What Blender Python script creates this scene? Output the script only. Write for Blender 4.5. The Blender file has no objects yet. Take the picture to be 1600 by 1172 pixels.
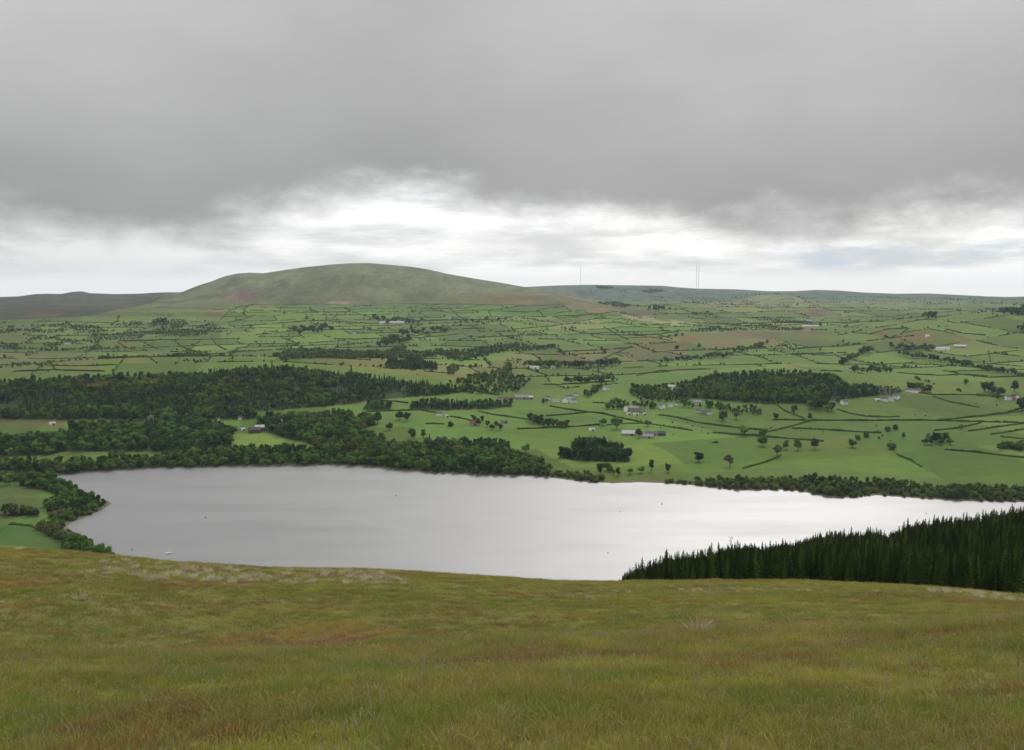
import bpy, math, random
import numpy as np
from mathutils import Vector, Matrix

random.seed(7)
RNG = np.random.default_rng(7)
scene = bpy.context.scene
COL = scene.collection

# ------------------------------------------------------------------ camera
F_PX, CX, CY, W_PX = 1450.0, 800.0, 586.0, 1600.0
PITCH = math.atan((CY - 444.0) / F_PX)
EYE = 240.0
cam_data = bpy.data.cameras.new("camera")
cam_data.sensor_width = 36.0
cam_data.lens = 36.0 * F_PX / W_PX
cam_data.clip_start = 0.05
cam_data.clip_end = 60000.0
cam = bpy.data.objects.new("camera", cam_data)
COL.objects.link(cam)
cam.location = (0, 0, EYE)
cam.rotation_euler = (math.pi / 2 - PITCH, 0, 0)
scene.camera = cam

def pix(x, y):
    """pixel of the photograph -> azimuth (rad, right positive) and slope below the horizontal"""
    u = (np.asarray(x, float) - CX) / F_PX
    v = (CY - np.asarray(y, float)) / F_PX
    dy = math.cos(PITCH) + math.sin(PITCH) * v
    dz = -math.sin(PITCH) + math.cos(PITCH) * v
    return np.arctan2(u, dy), -dz / np.hypot(u, dy)

# ------------------------------------------------------------------ node helpers
class NT:
    def __init__(self, tree):
        self.t = tree; self.n = tree.nodes; self.l = tree.links
    def node(self, kind, **kw):
        nd = self.n.new(kind)
        for k, v in kw.items(): setattr(nd, k, v)
        return nd
    def put(self, sock, v):
        if hasattr(v, 'is_output') or isinstance(v, bpy.types.NodeSocket): self.l.new(v, sock)
        else: sock.default_value = v
    def math(self, op, a, b=0.0, c=None, clamp=False):
        nd = self.node('ShaderNodeMath', operation=op, use_clamp=clamp)
        self.put(nd.inputs[0], a); self.put(nd.inputs[1], b)
        if c is not None: self.put(nd.inputs[2], c)
        return nd.outputs[0]
    def mapr(self, v, a, b, c=0.0, d=1.0, kind='SMOOTHSTEP'):
        nd = self.node('ShaderNodeMapRange', interpolation_type=kind)
        for i, q in enumerate((v, a, b, c, d)): self.put(nd.inputs[i], q)
        return nd.outputs[0]
    def mix(self, f, a, b, blend='MIX'):
        nd = self.node('ShaderNodeMix', data_type='RGBA', blend_type=blend)
        self.put(nd.inputs[0], f)
        self.put(nd.inputs[6], a if not isinstance(a, tuple) else (*a[:3], 1)); self.put(nd.inputs[7], b if not isinstance(b, tuple) else (*b[:3], 1))
        return nd.outputs[2]
    def noise(self, vec, scale, detail=4.0, rough=0.55, dims='3D'):
        nd = self.node('ShaderNodeTexNoise', noise_dimensions=dims)
        if vec is not None: self.l.new(vec, nd.inputs['Vector'])
        nd.inputs['Scale'].default_value = scale; nd.inputs['Detail'].default_value = detail
        nd.inputs['Roughness'].default_value = rough
        return nd.outputs[0]
    def comb(self, x, y, z=0.0):
        nd = self.node('ShaderNodeCombineXYZ')
        for i, q in enumerate((x, y, z)): self.put(nd.inputs[i], q)
        return nd.outputs[0]
    def ramp(self, fac, stops, interp='LINEAR'):
        nd = self.node('ShaderNodeValToRGB'); cr = nd.color_ramp; cr.interpolation = interp
        while len(cr.elements) < len(stops): cr.elements.new(0.5)
        for e, (p, c) in zip(cr.elements, stops):
            e.position = p; e.color = (*c, 1) if isinstance(c, tuple) else (c, c, c, 1)
        self.put(nd.inputs[0], fac)
        return nd.outputs[0]
    def vmul(self, vec, s):
        nd = self.node('ShaderNodeVectorMath', operation='MULTIPLY')
        self.l.new(vec, nd.inputs[0]); nd.inputs[1].default_value = s
        return nd.outputs[0]

# ------------------------------------------------------------------ sky and sun
SUN_AZ, SUN_EL = math.radians(17), math.radians(40)
world = bpy.data.worlds.new("World"); scene.world = world; world.use_nodes = True
w = NT(world.node_tree); w.n.clear()
tc = w.node('ShaderNodeTexCoord').outputs['Generated']
sep = w.node('ShaderNodeSeparateXYZ'); w.l.new(tc, sep.inputs[0])
dx, dy, dz = sep.outputs
hor = w.math('SQRT', w.math('ADD', w.math('MULTIPLY', dx, dx), w.math('MULTIPLY', dy, dy)))
tanel = w.math('DIVIDE', dz, w.math('MAXIMUM', hor, 0.02))
tanel = w.math('MINIMUM', w.math('MAXIMUM', tanel, 0.0), 3.0)
az = w.math('ARCTAN2', dx, dy)
sky = w.node('ShaderNodeTexSky', sky_type='NISHITA', sun_disc=False, sun_elevation=SUN_EL, sun_rotation=SUN_AZ,
             altitude=300, air_density=1.0, dust_density=2.0, ozone_density=1.0)
clear = w.vmul(sky.outputs[0], (0.08, 0.08, 0.08))
# cloud layers: stretched noise in bearing / height above the horizon, so that far layers lie flat
cyl = w.comb(w.math('MULTIPLY', dx, 1.0), w.math('MULTIPLY', dy, 1.0), w.math('MULTIPLY', tanel, 1.0))
def stretched(kx, kz, off=0.0):
    return w.comb(w.math('MULTIPLY', w.math('DIVIDE', dx, w.math('MAXIMUM', hor, 0.02)), kx),
                  w.math('ADD', w.math('MULTIPLY', w.math('DIVIDE', dy, w.math('MAXIMUM', hor, 0.02)), kx), off),
                  w.math('MULTIPLY', tanel, kz))
nbig = w.noise(stretched(1.6, 5.0, 3.1), 1.0, 3.0, 0.5)
nedge = w.noise(stretched(6.5, 12.0, 8.0), 1.0, 7.0, 0.62)
nstreak = w.noise(stretched(4.6, 32.0, 1.3), 1.0, 7.0, 0.60)
nstreak2 = w.noise(stretched(11.0, 60.0, 5.7), 1.0, 6.0, 0.6)
nsoft = w.noise(stretched(4.0, 9.0, 12.0), 1.0, 6.0, 0.55)
# lower edge of the near cloud deck over the bearing
edge_pts = [(-700, 362), (0, 360), (150, 358), (330, 352), (430, 342), (500, 328), (570, 312), (650, 310), (720, 328), (800, 345),
            (920, 335), (1020, 348), (1090, 358), (1200, 348), (1310, 356), (1420, 346), (1510, 326), (1600, 312), (2300, 318)]
stops = []
for px_, py_ in edge_pts:
    a_, s_ = pix(px_, py_)
    stops.append(((float(a_) + math.pi) / (2 * math.pi), float(-s_)))
aznorm = w.math('DIVIDE', w.math('ADD', az, math.pi), 2 * math.pi)
edge = w.ramp(aznorm, stops, 'EASE')
d_edge = w.math('ADD', w.math('SUBTRACT', tanel, edge), w.math('MULTIPLY', w.math('SUBTRACT', nedge, 0.5), 0.12))
deck = w.mapr(d_edge, -0.030, 0.034)
# deck: darkest along its lower edge, thinner and paler higher up and to the far left
up = w.mapr(w.math('SUBTRACT', tanel, edge), 0.0, 0.24)
deck_l = w.math('ADD', 0.285, w.math('MULTIPLY', up, 0.115))
leftpale = w.mapr(az, -0.10, -0.75)
deck_l = w.math('ADD', deck_l, w.math('MULTIPLY', w.math('MULTIPLY', leftpale, up), 0.12))
deck_l = w.math('MULTIPLY', deck_l, w.math('ADD', 0.80, w.math('MULTIPLY', nbig, 0.40)))
deck_l = w.math('MULTIPLY', deck_l, w.math('ADD', 0.82, w.math('MULTIPLY', nsoft, 0.36)))
deck_c = w.mix(1.0, w.comb(deck_l, deck_l, deck_l), (1.0, 0.985, 0.975), 'MULTIPLY')
# far layers in the gap under the deck
st = w.mapr(w.math('ADD', w.math('MULTIPLY', nstreak, 0.75), w.math('MULTIPLY', nstreak2, 0.25)), 0.36, 0.60)
leftgrey = w.mapr(az, -0.12, -0.40)
low_b = w.math('SUBTRACT', 1.04, w.math('MULTIPLY', leftgrey, 0.22))
low_d = w.math('SUBTRACT', 0.60, w.math('MULTIPLY', leftgrey, 0.13))
low = w.mix(st, w.mix(1.0, w.comb(low_d, low_d, low_d), (0.97, 1.0, 1.03), 'MULTIPLY'), w.comb(low_b, low_b, low_b))
rightblue = w.math('MULTIPLY', w.math('MULTIPLY', w.mapr(az, 0.24, 0.34), w.mapr(tanel, 0.050, 0.030)), w.mapr(tanel, 0.010, 0.022))
rightblue = w.math('MULTIPLY', rightblue, w.mapr(nstreak2, 0.62, 0.40))
low = w.mix(w.math('MULTIPLY', rightblue, 0.95), low, (0.46, 0.56, 0.68))
low = w.mix(w.mapr(tanel, 0.022, 0.0), low, (0.90, 0.91, 0.92))
low = w.mix(0.10, low, clear)
cloud = w.mix(deck, low, deck_c)
# the cloud glows round the hidden sun
sdir = (math.sin(SUN_AZ) * math.cos(SUN_EL), math.cos(SUN_AZ) * math.cos(SUN_EL), math.sin(SUN_EL))
dt = w.node('ShaderNodeVectorMath', operation='DOT_PRODUCT'); w.l.new(tc, dt.inputs[0]); dt.inputs[1].default_value = sdir
glow = w.math('POWER', w.math('MAXIMUM', dt.outputs['Value'], 0.0), 14.0)
gl = w.math('ADD', 1.0, w.math('MULTIPLY', glow, 0.5))
cloud = w.mix(1.0, cloud, w.comb(gl, gl, gl), 'MULTIPLY')
zen = w.math('ADD', 1.0, w.math('MULTIPLY', w.mapr(dz, 0.22, 0.95), 0.9))     # an overcast sky is brighter overhead
cloud = w.mix(1.0, cloud, w.comb(zen, zen, zen), 'MULTIPLY')
final = w.mix(0.04, cloud, clear)
bg = w.node('ShaderNodeBackground'); w.l.new(final, bg.inputs[0]); bg.inputs[1].default_value = 0.90
wo = w.node('ShaderNodeOutputWorld'); w.l.new(bg.outputs[0], wo.inputs[0])

sun_d = bpy.data.lights.new("sun", 'SUN'); sun_d.energy = 1.5; sun_d.angle = math.radians(22); sun_d.color = (1.0, 0.965, 0.91)
sun = bpy.data.objects.new("sun", sun_d); COL.objects.link(sun)
sun.rotation_euler = Vector(sdir).to_track_quat('Z', 'Y').to_euler()
sun.location = (300, 300, 900)

scene.view_settings.view_transform = 'Standard'
scene.view_settings.look = 'None'
scene.view_settings.exposure = 0.45
scene.view_settings.gamma = 1.0
scene.view_settings.use_curve_mapping = False
scene.cycles.use_denoising = True
scene.cycles.max_bounces = 6
scene.cycles.diffuse_bounces = 3
scene.cycles.transmission_bounces = 3
scene.cycles.volume_bounces = 0
scene.cycles.sample_clamp_direct = 3.0
scene.cycles.sample_clamp_indirect = 1.5
scene.cycles.transparent_max_bounces = 8

# ------------------------------------------------------------------ numeric helpers
def _hash(i, j, seed):
    h = (i.astype(np.int64) * 374761393 + j.astype(np.int64) * 668265263 + seed * 974711) & 0x7fffffff
    h = ((h ^ (h >> 13)) * 1274126177) & 0x7fffffff
    return ((h ^ (h >> 16)) & 0xffff) / 65535.0
def vnoise(x, y, seed=0):
    i = np.floor(x); j = np.floor(y); fx = x - i; fy = y - j
    fx = fx * fx * (3 - 2 * fx); fy = fy * fy * (3 - 2 * fy)
    i = i.astype(np.int64); j = j.astype(np.int64)
    a = _hash(i, j, seed); b = _hash(i + 1, j, seed); c = _hash(i, j + 1, seed); d = _hash(i + 1, j + 1, seed)
    return (a * (1 - fx) + b * fx) * (1 - fy) + (c * (1 - fx) + d * fx) * fy
def fbm(x, y, octs=4, seed=0):
    t = 0.0; amp = 1.0; tot = 0.0
    for o in range(octs):
        t = t + amp * vnoise(x * 2 ** o + 17.3 * o, y * 2 ** o - 9.1 * o, seed + o); tot += amp; amp *= 0.5
    return t / tot
def sstep(a, b, x):
    t = np.clip((x - a) / (b - a), 0, 1); return t * t * (3 - 2 * t)
def in_poly(px, py, poly):
    poly = np.asarray(poly); inside = np.zeros(np.shape(px), bool)
    x0, y0 = poly[-1]
    for x1, y1 in poly:
        c = (y1 > py) != (y0 > py)
        if abs(y1 - y0) > 1e-12:
            inside ^= c & (px < (x0 - x1) * (py - y1) / (y0 - y1) + x1)
        x0, y0 = x1, y1
    return inside
def poly_dist(px, py, poly, closed=True):
    poly = np.asarray(poly, float); d2 = np.full(np.shape(px), 1e18)
    n = len(poly)
    for k in range(n if closed else n - 1):
        a = poly[k]; b = poly[(k + 1) % n]; ab = b - a
        t = np.clip(((px - a[0]) * ab[0] + (py - a[1]) * ab[1]) / max(ab @ ab, 1e-9), 0, 1)
        d2 = np.minimum(d2, (px - a[0] - t * ab[0]) ** 2 + (py - a[1] - t * ab[1]) ** 2)
    return np.sqrt(d2)
def hermite(xs, ys, x):
    """smooth curve through points, ys may be (K,) or (K,N); monotone-limited tangents"""
    xs = np.asarray(xs, float); ys = np.asarray(ys, float)
    if ys.ndim == 1: ys = np.repeat(ys[:, None], np.size(x), 1)
    h = np.diff(xs)[:, None]; dl = np.diff(ys, axis=0) / h
    m = np.zeros_like(ys)
    m[0] = dl[0]; m[-1] = dl[-1]
    prod = dl[:-1] * dl[1:]
    m[1:-1] = np.where(prod > 0, 2 * prod / np.where(np.abs(dl[:-1] + dl[1:]) < 1e-12, 1, dl[:-1] + dl[1:]), 0)
    k = np.clip(np.searchsorted(xs, x) - 1, 0, len(xs) - 2); col = np.arange(np.size(x))
    hh = (xs[k + 1] - xs[k]); t = np.clip((x - xs[k]) / hh, 0, 1)
    t2 = t * t; t3 = t2 * t
    return ((2*t3 - 3*t2 + 1) * ys[k, col] + (t3 - 2*t2 + t) * hh * m[k, col] + (-2*t3 + 3*t2) * ys[k+1, col] + (t3 - t2) * hh * m[k+1, col])

# ------------------------------------------------------------------ the shape of the land
def curve_px(pts, smooth=True):
    """pixel curve -> function azimuth -> slope"""
    a, s = pix([p[0] for p in pts], [p[1] for p in pts])
    return lambda az: np.interp(az, a, s)
crest_s = curve_px([(-400, 835), (0, 855), (60, 858), (110, 862), (170, 869), (250, 877), (350, 883), (450, 888), (520, 890), (600, 894), (700, 899),
                    (800, 906), (880, 911), (950, 911), (1050, 910), (1180, 908), (1250, 909), (1350, 913), (1450, 918), (1530, 926), (1600, 933), (1750, 950), (2100, 985)])
ridge_s = curve_px([(-400, 1040), (0, 1024), (300, 1022), (500, 1018), (700, 1008), (900, 1000), (1050, 996), (1200, 990), (1400, 985), (1600, 970), (2100, 960)])
spur_s = curve_px([(700, 1000), (860, 950), (930, 922), (960, 903), (1000, 884), (1060, 867), (1100, 860), (1150, 850), (1200, 848), (1250, 840), (1300, 826),
                   (1350, 822), (1400, 816), (1450, 808), (1500, 801), (1550, 792), (1600, 784), (1750, 760), (2100, 738)])
AZ_SPUR0 = float(pix(900, 905)[0]); AZ_SPUR1 = float(pix(985, 905)[0])
TREE_H = 11.5      # plantation height
def fore(D, az):
    sc = crest_s(az); sr = ridge_s(az); wsp = sstep(AZ_SPUR0, AZ_SPUR1, az)
    sg = spur_s(az) + TREE_H / 400.0
    one = np.ones_like(az)
    K = [0.6, 1.2, 5.5, 9, 14.5, 20, 25, 35, 48, 64, 82, 100, 150, 250, 400, 560, 660]
    S = [2.75 * one, 1.40 * one, 0.507 * one, 0.5 * (sr + 0.497), sr + 0.016, sr, sr + 0.008, sr - 0.004, sc + 0.42 * (sr - sc), sc + 0.12 * (sr - sc), sc,
         sc + 0.010, (sc + 0.04) * (1 - wsp) + wsp * (sc + 0.014), (sc + 0.085) * (1 - wsp) + wsp * (np.maximum(sc, sc * .2 + sg * .8 + 0.006) + 0.004),
         0.435 * (1 - wsp) + wsp * sg, 0.421 * one, (EYE - 6.0) / 660 * one]
    s = hermite(np.log(K), np.stack(S), np.log(np.clip(D, 0.6, 660)))
    return EYE - s * np.clip(D, 0.6, 660)
BASE_D = [0, 660, 1200, 1500, 2000, 2500, 3000, 3500, 4000, 4500, 5000, 6000, 8000, 12000, 16000]
BASE_Z = [6, 6, 4, 9, 20, 32, 46, 66, 88, 110, 132, 128, 100, 90, 80]
def ray_xy(px_, D, y=500):
    a = float(pix(px_, y)[0]); return (D * math.sin(a), D * math.cos(a))
BUMPS = [  # pixel column, distance, height, lateral sigma, radial sigma
    (300, 2120, 46, 420, 260), (60, 2050, 20, 260, 220), (560, 2050, 12, 220, 220),
    (1215, 1990, 40, 165, 200), (1330, 1950, 12, 150, 150), (1520, 3600, 48, 300, 320), (1700, 3500, 40, 300, 360),
    (900, 3000, 8, 500, 250), (1560, 2250, 14, 220, 260), (640, 3500, 10, 500, 220), (1150, 3300, 10, 260, 200), (150, 3300, -14, 500, 350),
    (1480, 4500, -36, 460, 330), (1140, 4150, -20, 330, 260), (250, 3950, -16, 480, 240), (520, 2900, 12, 330, 180), (1000, 2600, -8, 260, 200), (1420, 2750, -10, 260, 220)]
RIDGES = []
def ridge(pts, Dp, wf, wb, power=1.0):
    a, s = pix([p[0] for p in pts], [p[1] for p in pts])
    D = np.interp([p[0] for p in pts], [q[0] for q in Dp], [q[1] for q in Dp])
    ga = np.linspace(a[0], a[-1], 600)
    gz = np.interp(ga, a, EYE - s * D); ker = np.ones(5) / 5
    gz = np.convolve(np.pad(gz, 2, 'edge'), ker, 'valid')
    RIDGES.append((ga, gz, np.interp(ga, a, D), wf, wb, power))
# bare hill, dark ridge behind it, far hills, low dome in front of the far hills
ridge([(60, 520), (120, 500), (180, 480), (215, 470), (250, 463), (285, 456), (310, 446), (330, 440), (350, 432), (370, 427.5), (390, 426), (412, 427), (430, 424), (450, 421),
       (480, 417), (500, 415), (520, 413), (545, 411.5), (575, 411), (600, 413), (640, 416.5), (670, 421), (700, 428), (740, 435), (780, 441.5), (820, 448.5),
       (860, 456), (900, 465), (940, 475), (985, 487), (1060, 508)], [(60, 5600), (300, 6300), (570, 6500), (800, 6000), (985, 4800), (1060, 4600)], 1500, 1800, 1.15)
ridge([(-900, 452), (-500, 456), (-200, 462), (0, 464), (30, 463), (55, 459.5), (75, 459), (95, 459.5), (110, 456.5), (128, 455), (140, 458), (180, 459.5), (215, 459), (250, 457), (290, 457), (400, 460), (600, 470)],
      [(-900, 7000), (600, 7600)], 2300, 2500, 1.2)
ridge([(560, 460), (700, 452), (800, 449.5), (850, 447), (870, 446), (920, 445), (1000, 446), (1035, 446.5), (1060, 449), (1090, 451), (1150, 452), (1200, 455), (1240, 455),
       (1275, 453), (1310, 454), (1350, 457), (1400, 459), (1450, 458.5), (1500, 461), (1540, 463), (1570, 464), (1600, 463.5), (1800, 458), (2400, 455)],
      [(560, 11500), (1050, 11000), (1600, 9200), (2400, 9000)], 4200, 4000, 1.0)
ridge([(980, 510), (1040, 488), (1090, 479), (1120, 473), (1150, 466), (1180, 461), (1210, 459), (1240, 462), (1270, 470), (1300, 479), (1340, 492), (1420, 515)],
      [(980, 6800), (1420, 6800)], 900, 900, 1.1)
skyline = curve_px([(-900, 452), (-500, 456), (-200, 462), (0, 464), (30, 463), (55, 459.5), (75, 459), (95, 459.5), (110, 456.5), (128, 455), (140, 458), (180, 459.5), (215, 459), (250, 457),
    (285, 456), (310, 446), (330, 440), (350, 432), (370, 427.5), (390, 426), (412, 427), (430, 424), (450, 421), (480, 417), (500, 415), (520, 413), (545, 411.5), (575, 411), (600, 413), (640, 416.5),
    (670, 421), (700, 428), (740, 435), (780, 441.5), (820, 447.5), (850, 447), (870, 446), (920, 445), (1000, 446), (1035, 446.5), (1060, 449), (1090, 451), (1150, 452), (1200, 455), (1240, 455),
    (1275, 453), (1310, 454), (1350, 457), (1400, 459), (1450, 458.5), (1500, 461), (1540, 463), (1570, 464), (1600, 463.5), (1800, 458), (2400, 455)])
def land(X, Y, D, az):
    z = hermite(BASE_D, np.array(BASE_Z, float), D)
    for (pxc, Dc, h, sl, sr) in BUMPS:
        a = float(pix(pxc, 520)[0]); lat = (az - a) * Dc; rad = D - Dc
        z = z + h * np.exp(-0.5 * ((lat / sl) ** 2 + (rad / sr) ** 2))
    amp = np.interp(D, [600, 1300, 2200, 4200, 6000, 9000], [0, 1.0, 6, 11, 14, 24])
    z = z + amp * (fbm(X / 520.0 + 31, Y / 420.0 + 7, 3, 5) - 0.5) * 2
    for ga, gz, gD, wf, wb, pw in RIDGES:
        zc = np.interp(az, ga, gz); Dc = np.interp(az, ga, gD)
        t = np.where(D < Dc, np.clip((Dc - D) / wf, 0, 1.6), np.clip((D - Dc) / wb, 0, 1.6))
        prof = np.where(t < 1, np.cos(t * math.pi / 2) ** pw, 0)
        inside = (az > ga[0]) & (az < ga[-1])
        rough_amp = np.clip((1 - prof) * prof * 4, 0, 1) * 10
        h = z + (zc - z) * prof + rough_amp * (1.2 * (fbm(X / 260.0, Y / 260.0, 4, 11) - 0.5) + 1.6 * (fbm(X / 70.0, Y / 240.0, 4, 13) - 0.5))
        z = np.where(inside & (zc > z) & (t < 1), h, z)
    lim = EYE - skyline(az) * D
    return np.where(D > 4300, np.minimum(z, lim), z)
# lake outline on the water level (z = 0)
def water_pt(x, y):
    a, s = pix(x, y); D = EYE / s; return (float(D * np.sin(a)), float(D * np.cos(a)))
LAKE_PX = [(85, 743), (130, 738), (180, 735.5), (220, 733), (270, 732), (330, 730.5), (400, 728.5), (450, 727.5), (520, 727.5), (560, 728.5), (600, 732), (640, 735), (680, 739), (720, 741.5),
           (750, 744), (790, 743), (830, 743.5), (860, 746.5), (900, 751), (930, 754), (960, 755), (1000, 753.5), (1040, 755.5), (1080, 758), (1120, 763.5), (1160, 766.5),
           (1200, 765), (1240, 766.5), (1270, 771.5), (1300, 778), (1330, 778), (1352, 775.5), (1368, 774), (1400, 776), (1440, 779), (1500, 783), (1560, 784), (1620, 785), (1800, 792), (2100, 800)]
LAKE = [water_pt(*p) for p in LAKE_PX] + [ray_xy(2300, 900), ray_xy(1900, 700), ray_xy(1400, 690), ray_xy(900, 695), ray_xy(500, 700), ray_xy(300, 735), ray_xy(215, 775)]
LAKE += [water_pt(*p) for p in [(178, 868), (168, 864), (150, 853), (132, 843), (116, 833), (104, 823), (112, 815), (128, 811), (150, 801), (166, 792), (174, 787), (168, 782), (150, 776), (128, 767), (106, 757), (90, 749)]]
LAKE = np.array(LAKE)
def height(X, Y, lake=True):
    X = np.asarray(X, float); Y = np.asarray(Y, float); shp = X.shape; X = X.ravel(); Y = Y.ravel()
    D = np.hypot(X, Y); az = np.arctan2(X, Y)
    z = np.empty_like(D); near = D < 640; far = D >= 560
    zf = np.zeros_like(D); zl = np.zeros_like(D)
    if near.any(): zf[near] = fore(D[near], az[near]) + 0.0
    if far.any(): zl[far] = land(X[far], Y[far], D[far], az[far])
    b = sstep(560, 640, D)
    z = np.where(D < 560, zf, np.where(D >= 640, zl, zf * (1 - b) + zl * b))
    # hummocks on the fell
    m = D < 400
    if m.any():
        z[m] += (fbm(X[m] / 2.2, Y[m] / 2.2, 3, 21) - 0.5) * 0.16 * np.clip(D[m] / 6, 0.3, 1.6) + (fbm(X[m] / 11, Y[m] / 11, 2, 23) - 0.5) * 0.5 * np.clip((D[m] - 4) / 30, 0, 1)
    if lake:
        m = (D > 500) & (D < 2600) & (Y > 0)
        if m.any():
            xm, ym = X[m], Y[m]; d = poly_dist(xm, ym, LAKE); ins = in_poly(xm, ym, LAKE)
            zz = z[m]
            z[m] = np.where(ins, -np.minimum(6, 0.15 + d * 0.12), np.minimum(np.maximum(zz, 0.6), 0.25 + d * 0.09) + 0.0)
    return z.reshape(shp)
_MD = np.exp(np.linspace(math.log(90), math.log(14000), 800))
def hit(x, y, dmin=600.0):
    """pixel -> point on the land"""
    a, s = pix(x, y); a = float(a); s = float(s)
    D = _MD[_MD >= dmin]
    z = height(D * math.sin(a), D * math.cos(a), lake=False)
    f = (EYE - s * D) - z
    k = np.argmax(f < 0)
    if f[k] >= 0: k = int(np.argmin(np.abs(f[: -1]))); d = D[k]
    elif k == 0: d = D[0]
    else: d = D[k-1] + (D[k] - D[k-1]) * f[k-1] / (f[k-1] - f[k])
    X, Y = d * math.sin(a), d * math.cos(a)
    return (X, Y, float(height(np.array([X]), np.array([Y]))[0]))
def hits(pts, dmin=600.0): return [hit(p[0], p[1], dmin) for p in pts]

# ------------------------------------------------------------------ object helpers
def tag(o, label=None, cat=None, group=None, kind=None):
    if label: o['label'] = label
    if cat: o['category'] = cat
    if group: o['group'] = group
    if kind: o['kind'] = kind
    return o
def mesh_from(name, verts, faces, mats, matidx=None, smooth=False):
    me = bpy.data.meshes.new(name)
    verts = np.asarray(verts, np.float32)
    if isinstance(faces, np.ndarray):
        n, k = faces.shape
        me.vertices.add(len(verts)); me.vertices.foreach_set('co', verts.ravel())
        me.loops.add(n * k); me.loops.foreach_set('vertex_index', faces.astype(np.int32).ravel())
        me.polygons.add(n); me.polygons.foreach_set('loop_start', np.arange(0, n * k, k, dtype=np.int32))
        me.update(calc_edges=True)
    else:
        me.from_pydata([tuple(v) for v in verts], [], faces)
    for m in mats: me.materials.append(m)
    if matidx is not None: me.polygons.foreach_set('material_index', np.asarray(matidx, np.int32))
    me.polygons.foreach_set('use_smooth', np.full(len(me.polygons), smooth))
    me.update()
    return me
def obj(name, me, parent=None):
    o = bpy.data.objects.new(name, me); COL.objects.link(o)
    if parent is not None: o.parent = parent
    return o
def empty(name, loc, rz=0.0, sc=1.0):
    o = bpy.data.objects.new(name, None); COL.objects.link(o)
    o.empty_display_size = 0.5; o.location = loc; o.rotation_euler = (0, 0, rz); o.scale = (sc, sc, sc) if not isinstance(sc, tuple) else sc
    return o

# ------------------------------------------------------------------ materials
MATS = {}
def new_mat(name):
    m = bpy.data.materials.new(name); m.use_nodes = True; t = NT(m.node_tree); t.n.clear()
    out = t.node('ShaderNodeOutputMaterial'); MATS[name] = m
    return m, t, out
def geo_pos(t): return t.node('ShaderNodeNewGeometry').outputs['Position']
def plain(name, c, rough=0.8, var=0.25, scale=0.6, spec=0.3, metallic=0.0):
    m, t, out = new_mat(name)
    tcn = t.node('ShaderNodeTexCoord').outputs['Object']
    f = t.noise(tcn, scale, 5, 0.6)
    col = t.mix(f, tuple(x * (1 - var) for x in c), tuple(min(1, x * (1 + var)) for x in c))
    p = t.node('ShaderNodeBsdfPrincipled'); t.l.new(col, p.inputs['Base Color'])
    p.inputs['Roughness'].default_value = rough; p.inputs['Specular IOR Level'].default_value = spec; p.inputs['Metallic'].default_value = metallic
    t.l.new(p.outputs[0], out.inputs[0]); return m
def leafy(name, stops, transl=0.25, nscale=0.05, nvar=0.35, fine=1.2):
    """leaf material: one hue for each tree, shifted over the land and from clump to clump"""
    m, t, out = new_mat(name)
    rnd = t.node('ShaderNodeObjectInfo').outputs['Random']
    pos = geo_pos(t)
    n1 = t.noise(pos, nscale, 2, 0.5)
    f = t.math('ADD', t.math('MULTIPLY', rnd, 0.85), t.math('MULTIPLY', t.math('SUBTRACT', n1, 0.42), 0.9), clamp=True)
    col = t.ramp(f, stops)
    n2 = t.noise(pos, fine, 3, 0.6)
    k = t.math('ADD', 1.0 - nvar, t.math('MULTIPLY', n2, 2 * nvar))
    col = t.mix(1.0, col, t.comb(k, k, k), 'MULTIPLY')
    d = t.node('ShaderNodeBsdfDiffuse'); t.l.new(col, d.inputs[0])
    tr = t.node('ShaderNodeBsdfTranslucent'); t.l.new(col, tr.inputs[0])
    mx = t.node('ShaderNodeMixShader'); mx.inputs[0].default_value = transl
    t.l.new(d.outputs[0], mx.inputs[1]); t.l.new(tr.outputs[0], mx.inputs[2]); t.l.new(mx.outputs[0], out.inputs[0])
    return m
M_BROAD = leafy('broad_leaves', [(0.0, (0.028, 0.061, 0.016)), (0.35, (0.055, 0.120, 0.025)), (0.6, (0.084, 0.176, 0.034)), (0.8, (0.125, 0.240, 0.051)), (1.0, (0.167, 0.258, 0.073))], 0.35)
M_OLIVE = leafy('olive_leaves', [(0.0, (0.051, 0.080, 0.025)), (0.4, (0.093, 0.139, 0.037)), (0.75, (0.140, 0.192, 0.050)), (1.0, (0.171, 0.213, 0.069))], 0.35)
M_CONIF = leafy('conifer_needles', [(0.0, (0.016, 0.031, 0.010)), (0.5, (0.037, 0.065, 0.016)), (0.85, (0.068, 0.110, 0.025)), (1.0, (0.124, 0.181, 0.038))], 0.2)
M_DARKC = leafy('dark_conifer_needles', [(0.0, (0.023, 0.050, 0.020)), (0.5, (0.045, 0.095, 0.031)), (1.0, (0.088, 0.171, 0.052))], 0.3)
M_GORSE = leafy('yellow_leaves', [(0.0, (.11, .13, .035)), (0.5, (.19, .20, .045)), (1.0, (.27, .26, .055))])
M_HEATH = leafy('brown_twigs', [(0.0, (0.072, 0.072, 0.050)), (0.5, (0.106, 0.101, 0.068)), (1.0, (0.140, 0.131, 0.090))])
M_HEDGE = leafy('hedge_leaves', [(0.0, (0.037, 0.068, 0.020)), (0.5, (0.064, 0.108, 0.028)), (1.0, (0.100, 0.156, 0.040))])
M_BARK = plain('bark', (.055, .045, .035), 0.9, 0.35, 3.0)

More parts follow.
